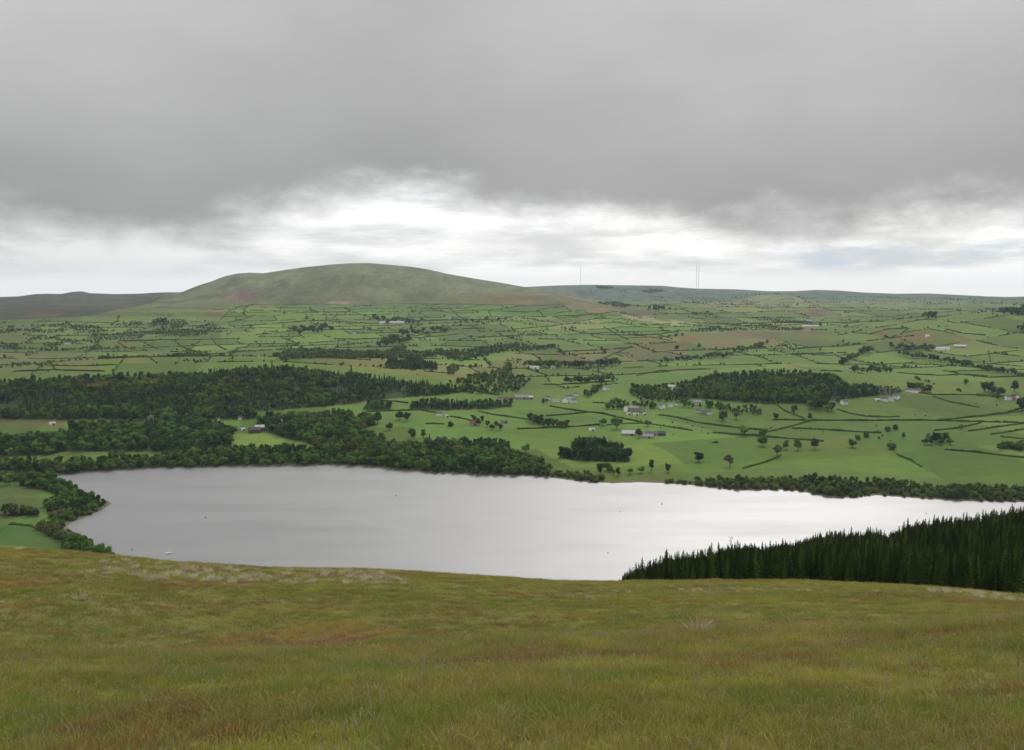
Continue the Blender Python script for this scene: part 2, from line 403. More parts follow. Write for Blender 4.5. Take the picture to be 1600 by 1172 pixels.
# ------------------------------------------------------------------ the ground
G1 = (.112, .190, .046); G2 = (.102, .160, .050); G3 = (.135, .205, .052); PALE = (.165, .195, .072); ROUGH = (.140, .145, .070)
MOOR = (.126, .142, .072); BROWN = (.150, .128, .080); RUST = (.180, .105, .052); STRAW = (.30, .25, .16); FLOOR = (.030, .046, .016); HEATHER = (.064, .070, .050); FAR_HAZE = (.060, .106, .072)
COVER = []   # (pixel polygon, colour, feather in metres)
def cover(poly, c, feather=4.0, dmin=600.0): COVER.append(([h[:2] for h in hits(poly, dmin)], c, feather))
# moor of the bare hill above the top field wall
cover([(150, 500), (205, 482), (280, 486), (330, 484), (372, 478), (400, 475.5), (600, 474.5), (800, 475), (880, 476), (935, 487), (985, 490), (1040, 500), (1000, 484), (940, 474.5), (860, 455.5), (740, 434.5),
       (600, 412.5), (500, 414.5), (410, 427), (350, 432), (285, 456), (215, 470)], MOOR, 30)
TERRAIN_POLYS = [
    # meadows and fields by their outline in the photograph
    ([(0, 551), (60, 551), (130, 553), (165, 560), (150, 569), (80, 572), (0, 568)], (0.125, 0.141, 0.062)),
    ([(0, 572), (80, 574), (160, 574), (100, 580), (40, 586), (0, 588)], (0.109, 0.141, 0.061)),
    ([(190, 535), (225, 535), (240, 545), (205, 547)], G3), ([(245, 535), (275, 535), (296, 547), (262, 549)], G3),
    ([(280, 533), (328, 529), (350, 547), (305, 548)], G3), ([(338, 528), (395, 524), (440, 534), (440, 549), (356, 548)], G1),
    ([(180, 553), (250, 551), (246, 562), (190, 562)], PALE),
    ([(360, 480), (500, 476), (506, 500), (400, 507), (352, 508)], G1), ([(505, 476), (615, 476), (618, 505), (590, 502), (545, 488), (510, 490)], G1),
    ([(617, 476), (700, 476), (728, 501), (640, 501), (619, 500)], (0.100, 0.169, 0.049)), ([(703, 477), (800, 477), (935, 489), (900, 494), (800, 498), (730, 500)], G1),
    ([(400, 509), (500, 503), (600, 507), (595, 514), (490, 514), (400, 522)], G3), ([(400, 524), (490, 517), (600, 517), (600, 528), (520, 531), (460, 548), (400, 550)], G1),
    ([(800, 499), (980, 490), (1080, 505), (1060, 515), (900, 520), (800, 515)], G1), ([(840, 499), (930, 500), (960, 512), (870, 515)], PALE),
    ([(480, 563), (560, 560), (620, 560), (700, 567), (790, 575), (800, 585), (720, 590), (640, 585), (560, 576), (485, 570)], (0.156, 0.169, 0.065)),
    ([(720, 575), (780, 558), (800, 552), (850, 548), (850, 570), (800, 590), (730, 588)], (0.154, 0.169, 0.068)),
    ([(870, 548), (990, 540), (1070, 538), (1075, 560), (1030, 562), (960, 564), (870, 562)], (0.147, 0.147, 0.074)),
    ([(1065, 528), (1100, 521), (1200, 514), (1240, 512), (1290, 520), (1300, 530), (1200, 540), (1100, 545), (1050, 543)], BROWN),
    ([(980, 527), (1050, 524), (1060, 533), (990, 540)], PALE), ([(905, 524), (980, 526), (970, 531), (910, 531)], G3),
    ([(1040, 565), (1130, 562), (1200, 552), (1260, 552), (1260, 570), (1200, 575), (1120, 575), (1030, 580)], G1),
    ([(1395, 520), (1420, 508), (1480, 500), (1560, 500), (1600, 503), (1600, 530), (1500, 520), (1430, 522)], (0.125, 0.186, 0.054)),
    ([(1400, 522), (1440, 521), (1500, 525), (1540, 530), (1500, 536), (1420, 530)], (0.179, 0.141, 0.070)),
    ([(1360, 530), (1410, 526), (1400, 535), (1350, 540)], (0.166, 0.147, 0.068)),
    ([(1590, 545), (1600, 540), (1640, 540), (1640, 570), (1600, 565)], RUST), ([(1483, 514), (1500, 514), (1520, 521), (1490, 519)], RUST),
    ([(1360, 521), (1385, 515), (1380, 527), (1360, 533)], RUST), ([(1430, 523), (1490, 525), (1500, 533), (1450, 535)], (0.218, 0.119, 0.054)),
    ([(1235, 568), (1275, 566), (1270, 573), (1240, 574)], RUST), ([(1070, 522), (1090, 520), (1085, 530), (1065, 532)], RUST),
    ([(280, 500), (300, 494), (350, 486), (366, 486), (345, 496), (310, 502)], RUST),
    ([(1460, 545), (1540, 540), (1600, 545), (1600, 580), (1520, 568), (1440, 556)], (0.128, 0.181, 0.054)),
    ([(1340, 560), (1400, 556), (1480, 568), (1560, 582), (1490, 584), (1400, 580), (1345, 572)], (0.100, 0.169, 0.041)),
    ([(1400, 590), (1470, 589), (1560, 590), (1600, 596), (1600, 612), (1460, 614), (1420, 604), (1360, 596)], (0.122, 0.175, 0.049)),
    ([(960, 490), (1010, 494), (1100, 506), (1060, 508), (980, 496)], STRAW), ([(880, 478), (940, 477), (985, 488), (945, 491), (900, 484)], (0.256, 0.186, 0.135)),
    ([(745, 462), (800, 462), (870, 470), (880, 476), (770, 474)], (0.173, 0.130, 0.088)), ([(1200, 505), (1230, 505), (1225, 508), (1198, 508)], STRAW),
    ([(520, 470), (570, 473), (545, 475), (515, 474)], STRAW), ([(365, 455), (410, 445), (400, 462), (380, 472), (350, 472)], (0.179, 0.136, 0.101)),
    ([(0, 470), (60, 464), (130, 460), (260, 460), (240, 472), (150, 492), (60, 498), (0, 500)], HEATHER),
    ([(870, 455), (950, 462), (930, 466), (860, 462)], (0.109, 0.085, 0.081)), ([(1090, 481), (1150, 468), (1180, 462), (1210, 460), (1240, 463), (1270, 471), (1300, 481), (1240, 490), (1150, 487)], (0.150, 0.172, 0.075)),
    ([(1240, 480), (1290, 484), (1330, 497), (1270, 497)], (0.115, 0.085, 0.081)),
    ([(0, 668), (100, 668), (103, 680), (0, 684)], (0.090, 0.153, 0.043)), ([(0, 655), (100, 656), (100, 667), (0, 667)], (0.128, 0.136, 0.074)),
    ([(70, 712), (110, 706), (160, 706), (150, 713), (100, 718)], G2), ([(365, 679), (400, 677), (450, 684), (440, 692), (400, 697), (365, 694)], G3),
    ([(590, 618), (640, 613), (740, 613), (770, 618), (720, 624), (640, 627), (585, 626)], G1),
    ([(560, 672), (600, 662), (700, 662), (800, 668), (900, 665), (960, 660), (960, 690), (860, 700), (800, 690), (700, 690), (640, 688), (580, 685)], (0.096, 0.169, 0.041)),
    ([(0, 823), (40, 822), (90, 835), (112, 842), (100, 858), (0, 850)], (0.060, 0.120, 0.038)), ([(0, 778), (60, 779), (90, 782), (60, 798), (0, 806)], (0.090, 0.124, 0.047)),
    ([(0, 760), (60, 757), (75, 766), (40, 776), (0, 776)], (0.109, 0.147, 0.061)), ([(0, 809), (55, 808), (50, 820), (0, 820)], (0.090, 0.153, 0.051)),
    ([(1200, 692), (1340, 688), (1460, 702), (1600, 718), (1700, 725), (1700, 752), (1500, 748), (1350, 738), (1180, 728)], (0.110, 0.190, 0.043)),
    ([(1420, 690), (1500, 676), (1600, 690), (1600, 704), (1500, 704), (1440, 698)], (0.105, 0.172, 0.046)),
    ([(1060, 676), (1200, 686), (1200, 730), (1100, 738), (960, 738), (990, 700), (1030, 680)], (0.113, 0.192, 0.043)),
    ([(1240, 690), (1330, 680), (1345, 688), (1280, 698)], (0.143, 0.194, 0.059)), ([(1160, 660), (1260, 658), (1220, 668), (1180, 668)], G3), ([(1280, 660), (1440, 660), (1420, 672), (1290, 670)], (0.115, 0.186, 0.051)),
    ([(920, 620), (945, 615), (985, 616), (980, 626), (930, 628)], G1), ([(820, 602), (920, 600), (930, 612), (840, 618), (815, 612)], (0.118, 0.175, 0.049)),
    ([(1040, 752), (960, 752), (945, 748), (985, 742), (1030, 744)], (0.147, 0.141, 0.068)),
]
for poly, c in TERRAIN_POLYS: cover(poly, c, 30.0 if c[0] > c[1] else 5.0)
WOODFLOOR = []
FU, FV, FTH = 150.0, 185.0, 0.22
def field_warp(x, y):
    wx = (fbm(x / 330, y / 330, 2, 101) - .5) * 130; wy = (fbm(x / 330 + 50, y / 330, 2, 103) - .5) * 150
    c, s = math.cos(FTH), math.sin(FTH)
    return (x + wx) * c + (y + wy) * s, -(x + wx) * s + (y + wy) * c
def field_unwarp(u, v):
    c, s = math.cos(FTH), math.sin(FTH); x0 = u * c - v * s; y0 = u * s + v * c; x, y = x0, y0
    for _ in range(7):
        x, y = x0 - (fbm(x / 330, y / 330, 2, 101) - .5) * 130, y0 - (fbm(x / 330 + 50, y / 330, 2, 103) - .5) * 150
    return x, y
def field_cell(x, y):
    u, v = field_warp(x, y); j = np.floor(v / FV).astype(np.int64); off = _hash(j, j * 0, 7) * FU
    return np.floor((u + off) / FU).astype(np.int64), j

def axis_rows():
    segs = [(0.6, 3, 10), (3, 16, 60), (16, 90, 110), (90, 420, 70), (420, 700, 40), (700, 1120, 80), (1120, 2300, 180), (2300, 6600, 200), (6600, 12000, 90), (12000, 15500, 14)]
    out = []
    for a, b, n in segs: out += list(np.exp(np.linspace(math.log(a), math.log(b), n, endpoint=False)))
    return np.array(out + [15500.0])
def build_terrain():
    rows = axis_rows()
    lim = math.radians(33.5)
    azs = np.concatenate([np.linspace(-math.pi, -lim, 90, endpoint=False), np.linspace(-lim, lim, 860), np.linspace(lim, math.pi, 91)[1:-1]])
    A, D = np.meshgrid(azs, rows)
    X = D * np.sin(A); Y = D * np.cos(A)
    Z = height(X, Y)
    x, y, d, a = X.ravel(), Y.ravel(), D.ravel(), A.ravel()
    n = len(x)
    C = np.empty((n, 3))
    # default farmland, tone drifting over the land, duller with distance, far hills given a painted haze tint
    f = fbm(x / 240, y / 240, 3, 41)[:, None]
    C[:] = np.array(G2) * (1 - f) + np.array(G1) * f
    # each field its own tone
    ci, cj = field_cell(x, y); tone = _hash(ci, cj, 5); hue_ = _hash(ci, cj, 6)
    tone = ((tone - .5) * .52)[:, None]; hue_ = ((hue_ - .4) * .28)[:, None]
    fieldness = (sstep(650, 750, d) * (1 - sstep(4700, 5300, d)))[:, None]
    FIELD = 1 + fieldness * (tone + hue_ * np.array([[1.0, .25, .2]]))
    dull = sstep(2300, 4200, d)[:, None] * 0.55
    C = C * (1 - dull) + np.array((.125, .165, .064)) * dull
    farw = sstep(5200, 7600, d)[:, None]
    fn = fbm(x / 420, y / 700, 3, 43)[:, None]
    C = C * (1 - farw) + farw * (np.array(FAR_HAZE) * (1 - fn) + np.array((.080, .108, .068)) * fn)  # blue haze of distance painted into the far hills' colour
    side = sstep(0.26, 0.36, -a)[:, None] * sstep(4200, 5600, d)[:, None]
    C = C * (1 - side) + np.array(HEATHER) * side
    for poly, c, fe in COVER:
        poly = np.array(poly); lo = poly.min(0) - fe; hi = poly.max(0) + fe
        m = np.nonzero((x > lo[0]) & (x < hi[0]) & (y > lo[1]) & (y < hi[1]))[0]
        if not len(m): continue
        ins = in_poly(x[m], y[m], poly); dd = poly_dist(x[m], y[m], poly)
        wgt = np.where(ins, 1.0, np.clip(1 - dd / fe, 0, 1))
        if c[0] > c[1]:      # bracken, rough brown pasture: ragged patches
            wgt = np.where(ins, np.clip(dd / 20, 0, 1) * .5 + .5, wgt * .5) * sstep(0.30, 0.56, fbm(x[m] / 45, y[m] / 90, 3, 91)) * .95
        wgt = wgt[:, None]
        C[m] = C[m] * (1 - wgt) + np.array(c) * wgt
    C = C * FIELD * (1 - fieldness * np.array([[.21, .20, .42]]))
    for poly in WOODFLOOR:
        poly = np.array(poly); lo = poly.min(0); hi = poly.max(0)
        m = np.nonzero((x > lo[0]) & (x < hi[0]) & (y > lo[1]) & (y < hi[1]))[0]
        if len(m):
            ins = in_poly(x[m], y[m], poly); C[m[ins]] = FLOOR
    # shore: a thin rim of stones and mud
    m = np.nonzero((d > 500) & (d < 2600) & (y > 0))[0]
    dd = poly_dist(x[m], y[m], LAKE); ins = in_poly(x[m], y[m], LAKE)
    C[m[ins | (dd < 5)]] = (.13, .12, .09)
    # fell grass round the camera
    fell = 1 - sstep(420, 600, d)[:, None]
    p1 = fbm(x / 3.1, y / 3.1, 3, 51)[:, None]; p2 = fbm(x / 9, y / 9, 3, 57)[:, None]
    fc = np.array((.115, .126, .034)) * (1 - p1) + np.array((.155, .138, .048)) * p1
    rb = sstep(0.60, 0.74, p2); fc = fc * (1 - rb) + np.array((.150, .085, .034)) * rb
    C = C * (1 - fell) + fc * fell
    # mottling of the open moor
    moor = sstep(4600, 5200, d)[:, None]
    q = fbm(x / 90, y / 150, 4, 61)[:, None]
    dk = moor * sstep(.52, .66, fbm(x / 160, y / 420, 4, 67))[:, None]
    C = C * (1 + moor * (fbm(x / 24, y / 50, 4, 63)[:, None] - .5) * .8)
    C = C * (1 + moor * (q - 0.5) * .55) * (1 - .26 * dk)
    C = C * (1 + (1 - moor) * (fbm(x / 110, y / 160, 3, 69)[:, None] - .5) * .3 * sstep(900, 1500, d)[:, None])
    nr, nc = len(rows), len(azs)
    idx = np.arange(nr * nc).reshape(nr, nc)
    nxt = np.roll(idx, -1, axis=1)
    q = np.stack([idx[:-1], nxt[:-1], nxt[1:], idx[1:]], -1).reshape(-1, 4)
    V = np.stack([x, y, Z.ravel()], -1)
    # cap under the camera
    V = np.vstack([V, [[0, 0, float(Z[0].mean())]]]); C = np.vstack([C, C[:1]])
    m, t, out = new_mat('ground')
    pos = geo_pos(t)
    at = t.node('ShaderNodeAttribute', attribute_name='cover').outputs['Color']
    n1 = t.noise(pos, 0.035, 5, 0.6); n2 = t.noise(pos, 0.35, 4, 0.65); n3 = t.noise(pos, 9.0, 5, 0.7)
    k = t.math('MULTIPLY', t.math('ADD', 0.76, t.math('MULTIPLY', n1, 0.48)), t.math('ADD', 0.72, t.math('MULTIPLY', n2, 0.56)))
    k = t.math('MULTIPLY', k, t.math('ADD', 0.7, t.math('MULTIPLY', n3, 0.6)))
    col = t.mix(1.0, at, t.comb(k, k, k), 'MULTIPLY')
    hue = t.noise(pos, 0.012, 3, 0.5)
    col = t.mix(t.math('MULTIPLY', t.mapr(hue, 0.45, 0.75), 0.35), col, t.mix(1.0, col, (1.35, 1.05, 0.9), 'MULTIPLY'))
    p = t.node('ShaderNodeBsdfPrincipled'); t.l.new(col, p.inputs['Base Color']); p.inputs['Roughness'].default_value = 0.95; p.inputs['Specular IOR Level'].default_value = 0.1
    bmp = t.node('ShaderNodeBump'); bmp.inputs['Strength'].default_value = 0.6; bmp.inputs['Distance'].default_value = 0.06
    t.l.new(n3, bmp.inputs['Height']); t.l.new(bmp.outputs[0], p.inputs['Normal'])
    t.l.new(p.outputs[0], out.inputs[0])
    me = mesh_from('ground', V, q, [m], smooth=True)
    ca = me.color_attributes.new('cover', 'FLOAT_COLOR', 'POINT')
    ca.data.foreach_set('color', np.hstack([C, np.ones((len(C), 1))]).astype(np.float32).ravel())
    o = obj('ground', me); tag(o, 'fell, valley fields and hills round the lake', kind='structure')
    return o

def build_lake():
    m, t, out = new_mat('lake_water')
    pos = geo_pos(t)
    big = t.noise(t.vmul(pos, (0.0035, 0.013, 0)), 1.0, 6, 0.62)
    rip = t.noise(t.vmul(pos, (0.06, 0.20, 0)), 1.0, 5, 0.65)
    p = t.node('ShaderNodeBsdfPrincipled')
    p.inputs['Base Color'].default_value = (.252, .255, .258, 1); p.inputs['Metallic'].default_value = 0.8
    rg = t.math('ADD', 0.51, t.math('MULTIPLY', t.math('SUBTRACT', big, 0.5), 0.46))
    # a smooth slick drifting across the ripples
    a, b = water_pt(505, 802), water_pt(770, 868)
    sp = t.node('ShaderNodeSeparateXYZ'); t.l.new(pos, sp.inputs[0])
    lx, ly = b[0] - a[0], b[1] - a[1]; ln = math.hypot(lx, ly)
    u = t.math('ADD', t.math('MULTIPLY', sp.outputs[0], lx / ln / ln), t.math('ADD', t.math('MULTIPLY', sp.outputs[1], ly / ln / ln), -(a[0] * lx + a[1] * ly) / ln / ln))
    v = t.math('ADD', t.math('MULTIPLY', sp.outputs[0], -ly / ln), t.math('ADD', t.math('MULTIPLY', sp.outputs[1], lx / ln), (a[0] * ly - a[1] * lx) / ln))
    v = t.math('ADD', v, t.math('MULTIPLY', t.math('SUBTRACT', big, 0.5), 40.0))
    v = t.math('ADD', v, t.math('MULTIPLY', t.math('MULTIPLY', u, t.math('SUBTRACT', u, 1.0)), 40.0))
    slick = t.math('MULTIPLY', t.mapr(t.math('ABSOLUTE', v), 11.0, 0.5), t.math('MULTIPLY', t.mapr(u, 0.0, 0.15), t.mapr(u, 1.0, 0.6)))
    rg = t.math('ADD', rg, t.math('MULTIPLY', slick, 0.05))
    t.l.new(rg, p.inputs['Roughness'])
    bmp = t.node('ShaderNodeBump'); bmp.inputs['Strength'].default_value = 0.16; bmp.inputs['Distance'].default_value = 1.0
    t.l.new(rip, bmp.inputs['Height']); t.l.new(bmp.outputs[0], p.inputs['Normal'])
    t.l.new(p.outputs[0], out.inputs[0])
    lo = LAKE.min(0) - 20; hi = LAKE.max(0) + 20
    gx = np.linspace(lo[0], hi[0], 60); gy = np.linspace(lo[1], hi[1], 60)
    GX, GY = np.meshgrid(gx, gy); keep = in_poly(GX, GY, LAKE) | (poly_dist(GX, GY, LAKE) < 70)
    idx = np.arange(3600).reshape(60, 60)
    q = np.stack([idx[:-1, :-1], idx[:-1, 1:], idx[1:, 1:], idx[1:, :-1]], -1).reshape(-1, 4)
    q = q[keep.ravel()[q].all(1)]
    o = obj('lake', mesh_from('lake', np.stack([GX.ravel(), GY.ravel(), np.zeros(3600)], -1), q, [m]))
    tag(o, 'broad grey lake, pale and bright towards the conifers', kind='structure')

# ------------------------------------------------------------------ plants: shapes
ICO_V = []
_p = (1 + 5 ** .5) / 2
for a_, b_ in ((1, _p), (-1, _p), (1, -_p), (-1, -_p)): ICO_V += [(0, a_, b_), (a_, b_, 0), (b_, 0, a_)]
ICO_V = np.array(ICO_V) / math.hypot(1, _p)
def _ico_faces():
    f = []
    for i in range(12):
        for j in range(i + 1, 12):
            for k in range(j + 1, 12):
                if all(abs(np.linalg.norm(ICO_V[p] - ICO_V[q]) - 1.0514622) < 1e-3 for p, q in ((i, j), (j, k), (i, k))):
                    n = np.cross(ICO_V[j] - ICO_V[i], ICO_V[k] - ICO_V[i])
                    f.append((i, j, k) if n @ ICO_V[i] > 0 else (i, k, j))
    return np.array(f)
ICO_F = _ico_faces()
def cards(rng, centres, normals, size, stretch=1.0):
    """small four-sided leaf clumps, each facing roughly along its normal"""
    n = len(centres)
    nn = normals + rng.normal(0, 0.55, (n, 3)); nn /= np.linalg.norm(nn, axis=1)[:, None] + 1e-9
    t = np.cross(nn, rng.normal(0, 1, (n, 3))); t /= np.linalg.norm(t, axis=1)[:, None] + 1e-9
    b = np.cross(nn, t)
    s = size * rng.uniform(0.6, 1.3, (n, 1))
    t = t * s; b = b * s * stretch
    V = np.stack([centres - t * .9, centres - b * .7 + t * .2, centres + t, centres + b * .8 - t * .1], 1).reshape(-1, 3)
    F = np.arange(4 * n).reshape(n, 4)
    return V, F
def tube(p0, p1, r0, r1, k=5):
    p0 = np.array(p0, float); p1 = np.array(p1, float); d = p1 - p0; d /= np.linalg.norm(d) + 1e-9
    u = np.cross(d, (0.3, 0.9, 0.1)); u /= np.linalg.norm(u) + 1e-9; v = np.cross(d, u)
    an = np.arange(k) * 2 * math.pi / k
    ring = np.cos(an)[:, None] * u + np.sin(an)[:, None] * v
    V = np.vstack([p0 + ring * r0, p1 + ring * r1])
    F = np.array([(i, (i + 1) % k, k + (i + 1) % k, k + i) for i in range(k)])
    return V, F
def join(parts):
    V = []; F = []; o = 0
    for v, f in parts:
        V.append(np.asarray(v)); F += [tuple(int(i) + o for i in q) for q in f]; o += len(v)
    return np.vstack(V), F
def broad_tree(seed, w=0.42, base=0.09, lobes=12, per=30, card=0.05, squash=1.0):
    """unit-height spreading tree: trunk with limbs, crown of leaf clumps"""
    rng = np.random.default_rng(seed)
    tr = [tube((0, 0, -0.03), (0, 0, base + .1), .028, .022), tube((0, 0, base + .1), (rng.normal(0, .03), rng.normal(0, .03), .62), .022, .009)]
    cr = []
    cz = base + (1 - base) * 0.52; hz = (1 - base) * 0.5
    for i in range(lobes):
        u = rng.normal(0, 1, 3); u /= np.linalg.norm(u)
        q = rng.uniform(0.35, 0.75)
        c = np.array([u[0] * w * q, u[1] * w * q, cz + u[2] * hz * q * squash])
        r = rng.uniform(0.15, 0.235) * (w / .42) ** .5
        c[2] = min(c[2], 1 - r * .9); c[2] = max(c[2], base + r * .45)
        cr.append((c + ICO_V * r * rng.uniform(.62, .82, (12, 1)), ICO_F))
        g = rng.normal(0, 1, (per, 3)); g[:, 2] = g[:, 2] * .9 + .15; g /= np.linalg.norm(g, axis=1)[:, None]
        cr.append(cards(rng, c + g * r * rng.uniform(.72, 1.08, (per, 1)), g, card))
        if i < 6: tr.append(tube((0, 0, base + .08 + .04 * i), c, .012, .004, 4))
    return join(tr), join(cr)
def conifer_tree(seed, w=0.19, whorls=15, base=0.05, droop=0.35):
    rng = np.random.default_rng(seed)
    tr = [tube((0, 0, -0.03), (0, 0, .55), .016, .009, 5), tube((0, 0, .55), (rng.normal(0, .006), rng.normal(0, .006), 1.0), .009, .0015, 4)]
    V = []; F = []; nb = whorls * 9
    for k in range(nb):
        t = ((k + rng.random()) / nb) ** 1.05; z = base + (0.97 - base) * t
        rr = (w * (1 - t) ** 0.8 + 0.012) * rng.uniform(.55, 1.18); a = k * 2.39996 + rng.normal(0, .35); da = rng.uniform(.22, .42)
        dz = -rr * droop * rng.uniform(.2, 1.5) + (.012 if t > .85 else 0); c, s = math.cos(a), math.sin(a); m = rng.uniform(.5, .7)
        n = len(V); V += [(0, 0, z + .022), (math.cos(a - da) * rr * m, math.sin(a - da) * rr * m, z + dz * m - .014), (c * rr, s * rr, z + dz), (math.cos(a + da) * rr * m, math.sin(a + da) * rr * m, z + dz * m - .014)]
        F += [(n, n + 1, n + 2), (n, n + 2, n + 3)]
    parts = [(np.array(V), F)]
    # dark inner cone so that the crown is not see-through
    an = np.arange(7) * 2 * math.pi / 7
    parts.append((np.vstack([np.stack([np.cos(an) * w * .55, np.sin(an) * w * .55, np.full(7, base + .02)], -1), [[0, 0, .86]]]), [(i, (i + 1) % 7, 7) for i in range(7)]))
    return join(tr), join(parts)
def bush_shape(seed, w=0.75, lobes=6, per=22, card=0.11):
    rng = np.random.default_rng(seed); cr = []
    for i in range(lobes):
        a = rng.uniform(0, 6.28); q = rng.uniform(0, .5) * w
        r = rng.uniform(.28, .45) * (1 if i else 1.15)
        c = np.array([math.cos(a) * q, math.sin(a) * q, rng.uniform(.25, 1 - r * .8)])
        cr.append((c + ICO_V * r * rng.uniform(.65, .9, (12, 1)), ICO_F))
        g = rng.normal(0, 1, (per, 3)); g[:, 2] += .2; g /= np.linalg.norm(g, axis=1)[:, None]
        cr.append(cards(rng, c + g * r * rng.uniform(.75, 1.1, (per, 1)), g, card))
    return tube((0, 0, -.1), (0, 0, .4), .05, .03, 4), join(cr)

KINDS = {}
def kind(name, shapes, leaf):
    """meshes for single trees (trunk + crown) and joined ones for the woods"""
    lst = []
    for i, ((tv, tf), (cv, cf)) in enumerate(shapes):
        trunk = mesh_from(name + '_trunk', tv, [tuple(map(int, q)) for q in tf], [M_BARK])
        crown = mesh_from(name + '_crown', cv, cf, [leaf])
        v, f = join([(tv, tf), (cv, cf)])
        whole = mesh_from(name, v, f, [M_BARK, leaf], [0] * len(tf) + [1] * len(cf))
        lst.append((trunk, crown, whole))
    KINDS[name] = lst
kind('broad', [broad_tree(1), broad_tree(2, .46), broad_tree(3, .36), broad_tree(4, .5, .1, 13)], M_BROAD)
kind('olive', [broad_tree(11, .44), broad_tree(12, .38), broad_tree(13, .5, .08)], M_OLIVE)
kind('brown', [broad_tree(21, .42, .18, 9, 22, .045), broad_tree(22, .46, .16, 10, 22, .045)], M_HEATH)
kind('conifer', [conifer_tree(31), conifer_tree(32, .21, 16), conifer_tree(33, .17, 14), conifer_tree(34, .2, 15, .05, .5)], M_CONIF)
kind('darkfir', [conifer_tree(35, .24, 13), conifer_tree(36, .27, 12)], M_DARKC)
kind('darkbroad', [broad_tree(41, .34, .1, 12), broad_tree(42, .3, .1, 11)], M_DARKC)
kind('yellow', [bush_shape(51), bush_shape(52)], M_GORSE)
kind('bush', [bush_shape(61), bush_shape(62), bush_shape(63, .9)], M_HEDGE)
kind('willow', [bush_shape(71, .8, 7, 26), bush_shape(72, .9, 8, 26), bush_shape(73, .7, 6, 26)], M_OLIVE)
kind('narrow', [broad_tree(81, .15, .08, 10, 30, .04)], M_DARKC)

# ------------------------------------------------------------------ scattered masses (woods, grass) by geometry nodes
def proto_collection(name, meshes):
    c = bpy.data.collections.new(name)          # never linked to the scene: only a source for the scatter
    for i, m in enumerate(meshes):
        c.objects.link(bpy.data.objects.new('%s_%02d' % (name, i), m))
    return c
def scatter_group(coll):
    g = bpy.data.node_groups.new('scatter_' + coll.name, 'GeometryNodeTree')
    g.interface.new_socket('Geometry', in_out='INPUT', socket_type='NodeSocketGeometry'); g.interface.new_socket('Geometry', in_out='OUTPUT', socket_type='NodeSocketGeometry')
    gi = g.nodes.new('NodeGroupInput'); go = g.nodes.new('NodeGroupOutput')
    ci = g.nodes.new('GeometryNodeCollectionInfo'); ci.inputs['Collection'].default_value = coll; ci.inputs['Separate Children'].default_value = True; ci.inputs['Reset Children'].default_value = True
    ip = g.nodes.new('GeometryNodeInstanceOnPoints'); ip.inputs['Pick Instance'].default_value = True
    def attr(n, ty):
        a = g.nodes.new('GeometryNodeInputNamedAttribute'); a.data_type = ty; a.inputs['Name'].default_value = n; return a.outputs['Attribute']
    g.links.new(gi.outputs[0], ip.inputs['Points']); g.links.new(ci.outputs[0], ip.inputs['Instance'])
    g.links.new(attr('pick', 'INT'), ip.inputs['Instance Index']); g.links.new(attr('turn', 'FLOAT_VECTOR'), ip.inputs['Rotation']); g.links.new(attr('size', 'FLOAT_VECTOR'), ip.inputs['Scale'])
    g.links.new(ip.outputs[0], go.inputs[0])
    return g
GROUPS = {}
def scatter(name, label, P, size, turn, pick, source):
    if source not in GROUPS:
        GROUPS[source] = scatter_group(proto_collection(source, SOURCES[source]))
    me = bpy.data.meshes.new(name); me.vertices.add(len(P)); me.vertices.foreach_set('co', np.asarray(P, np.float32).ravel())
    me.attributes.new('size', 'FLOAT_VECTOR', 'POINT').data.foreach_set('vector', np.asarray(size, np.float32).ravel())
    me.attributes.new('turn', 'FLOAT_VECTOR', 'POINT').data.foreach_set('vector', np.asarray(turn, np.float32).ravel())
    me.attributes.new('pick', 'INT', 'POINT').data.foreach_set('value', np.asarray(pick, np.int32))
    o = obj(name, me); md = o.modifiers.new('scatter', 'NODES'); md.node_group = GROUPS[source]
    tag(o, label, kind='stuff'); return o
ORDER = ['broad', 'olive', 'brown', 'darkbroad', 'darkfir', 'conifer', 'yellow', 'bush', 'willow']
SOURCES = {'wood': []}
PICK = {}
for k in ORDER:
    PICK[k] = []
    for trio in KINDS[k]:
        PICK[k].append(len(SOURCES['wood'])); SOURCES['wood'].append(trio[2])
CLEAR = []      # (x, y, radius) kept free for houses
def fill(poly, spacing, rng):
    poly = np.array(poly); lo = poly.min(0); hi = poly.max(0)
    nx, ny = int((hi[0] - lo[0]) / spacing) + 2, int((hi[1] - lo[1]) / spacing) + 2
    gx, gy = np.meshgrid(np.arange(nx), np.arange(ny))
    x = lo[0] + (gx + .5 * (gy % 2) + rng.uniform(-.42, .42, gx.shape)) * spacing; y = lo[1] + (gy + rng.uniform(-.42, .42, gx.shape)) * spacing
    x, y = x.ravel(), y.ravel(); m = in_poly(x, y, poly)
    return x[m], y[m]
def keep_dry(x, y, margin=1.0):
    m = ~in_poly(x, y, LAKE) & (poly_dist(x, y, LAKE) > margin)
    for cx_, cy_, r in CLEAR: m &= (x - cx_) ** 2 + (y - cy_) ** 2 > r * r
    return x[m], y[m]
